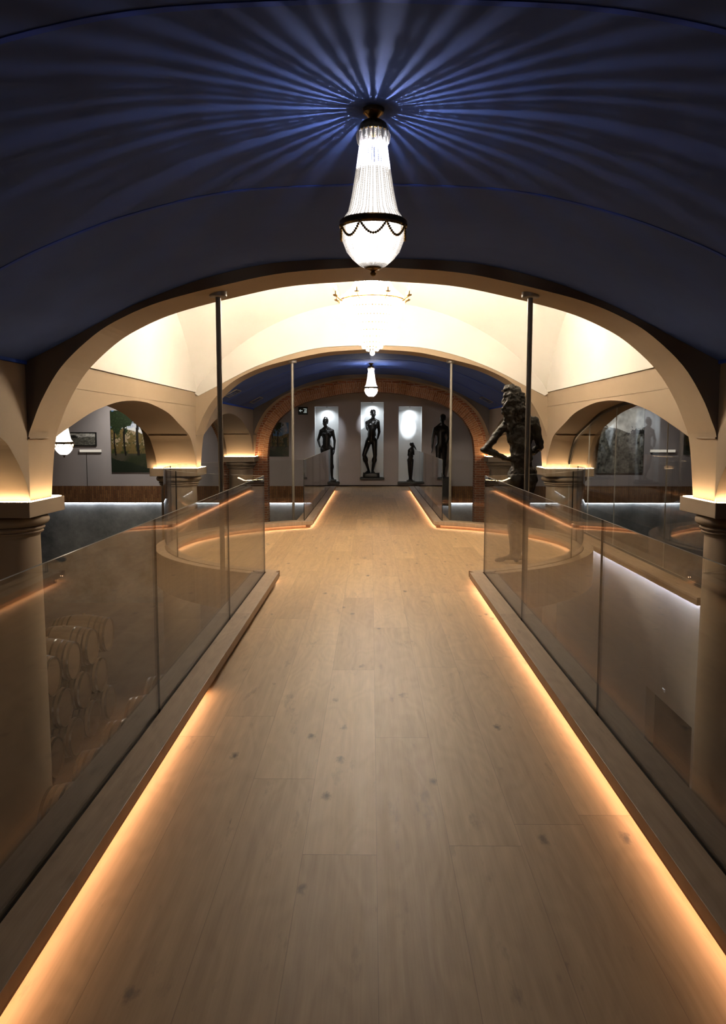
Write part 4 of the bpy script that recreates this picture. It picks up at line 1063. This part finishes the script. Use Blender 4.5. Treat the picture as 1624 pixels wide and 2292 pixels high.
# ------------------------------------------------------------------ barrels in the cellar
def make_barrel():
    t = thing('wine_barrel', '', 'barrel', (0, 0, 0))
    prof = [(0.29 + 0.065*math.cos(PI*(h_/0.95)), h_) for h_ in [-0.475+0.95*k/16 for k in range(17)]]
    bm = bmesh.new(); lathe(bm, prof, 0, 0, 32, axis='x'); obj('staves', bm, M_barrel, t, smooth='auto')
    for h_, wd in ((-0.455, 0.035), (-0.38, 0.028), (-0.29, 0.028), (-0.19, 0.028), (0.19, 0.028), (0.29, 0.028), (0.38, 0.028), (0.455, 0.035)):
        def R(q): return 0.29 + 0.065*math.cos(PI*(q/0.95)) + 0.003
        bm = bmesh.new(); lathe(bm, [(R(h_-wd/2)-0.002, h_-wd/2), (R(h_-wd/2)+0.001, h_-wd/2), (R(h_+wd/2)+0.001, h_+wd/2), (R(h_+wd/2)-0.002, h_+wd/2)], 0, 0, 32, axis='x')
        obj('hoop', bm, M_hoop, t, smooth='auto')
    for s in (-1, 1):
        bm = bmesh.new(); lathe_closed(bm, [(0.001, s*0.445), (0.288, s*0.445), (0.288, s*0.43)], 0, 0, 32, axis='x'); obj('barrel_head', bm, M_barrelhead, t)
    bm = bmesh.new(); lathe_closed(bm, [(0.03, -0.02), (0.03, 0.02)], 0, 0, 12, axis='x')
    for v in bm.verts: v.co = Vector((v.co.y, v.co.z*1.0, v.co.x+0.355))
    obj('bung', bm, M_barrelhead, t)
    return t
proto = make_barrel(); used = [False]
def put(p, label, group, rx):
    if not used[0]: r = proto; used[0] = True
    else:
        r = proto.copy(); C.objects.link(r)
        for ch in proto.children:
            c = ch.copy(); C.objects.link(c); c.parent = r
    r.location = p; r.rotation_euler = (rx, 0, 0); r['label'] = label; r['group'] = group; r['category'] = 'barrel'
ORD = ['nearest', 'second', 'third', 'fourth', 'fifth', 'sixth', 'seventh']
R_ = 0.36
tiersA = [(-2.0, 'topmost', 4, 11.6, 0.84), (-2.62, 'middle', 3, 12.02, 0.84), (-3.25, 'bottom', 4, 11.6, 0.84)]
for z, rn, n_, ys, dp in tiersA:
    for k in range(n_):
        put((-5.17, ys+k*dp, z), '%s oak wine barrel of the %s row in the stack behind the left column' % (ORD[k], rn), 'barrels in the rear stack', 0.2*random.uniform(-1, 1))
tiersB = [(-2.035, 'topmost', 5, 7.28), (-2.645, 'middle', 4, 7.71), (-3.25, 'bottom', 5, 7.28)]
for z, rn, n_, ys in tiersB:
    for k in range(n_):
        put((-2.575, ys+k*0.86, z), '%s oak wine barrel of the %s row in the stack beside the walkway' % (ORD[k], rn), 'barrels beside the walkway', 0.2*random.uniform(-1, 1))

# ------------------------------------------------------------------ niche spotlights, added aisle spotlights, unseen cellar fill lights
def spot(x, y, z, tx, ty, tz, power, ang, col, blend=0.6, label='', r=0.02):
    t = thing('spotlight', label, 'spotlight', (x, y, z), 'gallery spotlights')
    d = (Vector((tx, ty, tz)) - Vector((x, y, z))).normalized()
    bm = bmesh.new(); tube(bm, [Vector((x, y, z))-d*0.11, Vector((x, y, z))-d*0.02], 0.035, 14); obj('lamp_body', bm, M_black, t, smooth='auto')
    ld = bpy.data.lights.new('spot', 'SPOT'); ld.energy = power; ld.spot_size = ang; ld.spot_blend = blend; ld.color = col; ld.shadow_soft_size = r
    lo = bpy.data.objects.new('lamp_light', ld); C.objects.link(lo); lo.parent = t; lo.rotation_euler = d.to_track_quat('-Z', 'Y').to_euler()
COOL = (0.86, 0.93, 1.0)
spot(-0.75, 23.2, 3.0, -1.33, Y_BACK+0.2, 1.2, 70, 0.60, COOL, 0.8, 'spotlight aimed at the woman with the bun')
spot(0.60, 23.2, 3.0, -0.25, Y_BACK+0.4, 1.7, 200, 0.42, COOL, 0.7, 'spotlight aimed at the nude man')
spot(1.17, 23.4, 3.0, 1.13, Y_BACK+0.42, 1.78, 280, 0.30, COOL, 0.55, 'spotlight aimed into the right niche')
for (a, b_, c, d), nm in zip(NICHES, ('left', 'middle', 'right')):
    xm = (a+b_)/2; t = thing('niche_lamp', 'small cool downlight in the ceiling of the %s niche' % nm, 'lamp', (xm, Y_BACK+0.24, d-0.012), 'niche lamps')
    bm = bmesh.new(); lathe_closed(bm, [(0.03, d-0.001), (0.03, d-0.010), (0.026, d-0.012)], xm, Y_BACK+0.24, 16); obj('housing', bm, M_black, t)
    ld = bpy.data.lights.new('niche', 'SPOT'); ld.energy = 24; ld.spot_size = 2.6; ld.spot_blend = 1; ld.color = COOL; ld.shadow_soft_size = 0.02
    lo = bpy.data.objects.new('lamp_light', ld); C.objects.link(lo); lo.parent = t; lo.location = (0, 0, -0.01)
spot(-6.9, 22.6, 2.98, -7.0, Y_BACK, 1.3, 170, 1.9, (1, 0.93, 0.84), 0.9, 'added unseen spotlight washing the pine landscape in the left aisle')  # added to brighten the left aisle wall and its picture
spot(6.9, 22.6, 2.98, 7.2, Y_BACK, 1.3, 110, 1.9, (1, 0.95, 0.9), 0.9, 'added unseen spotlight washing the cloudy landscape in the right aisle')  # added likewise for the right aisle wall
# warm fill lights without fixtures, added unseen to light the barrels
for x, y, p in ((-3.4, 5.2, 14), (-3.4, 12.6, 10)):
    ld = bpy.data.lights.new('cellar', 'POINT'); ld.energy = p*0.9; ld.color = (1, 0.72, 0.45); ld.shadow_soft_size = 0.08
    lo = bpy.data.objects.new('cellar_fill', ld); C.objects.link(lo); lo.location = (x, y, -0.55)
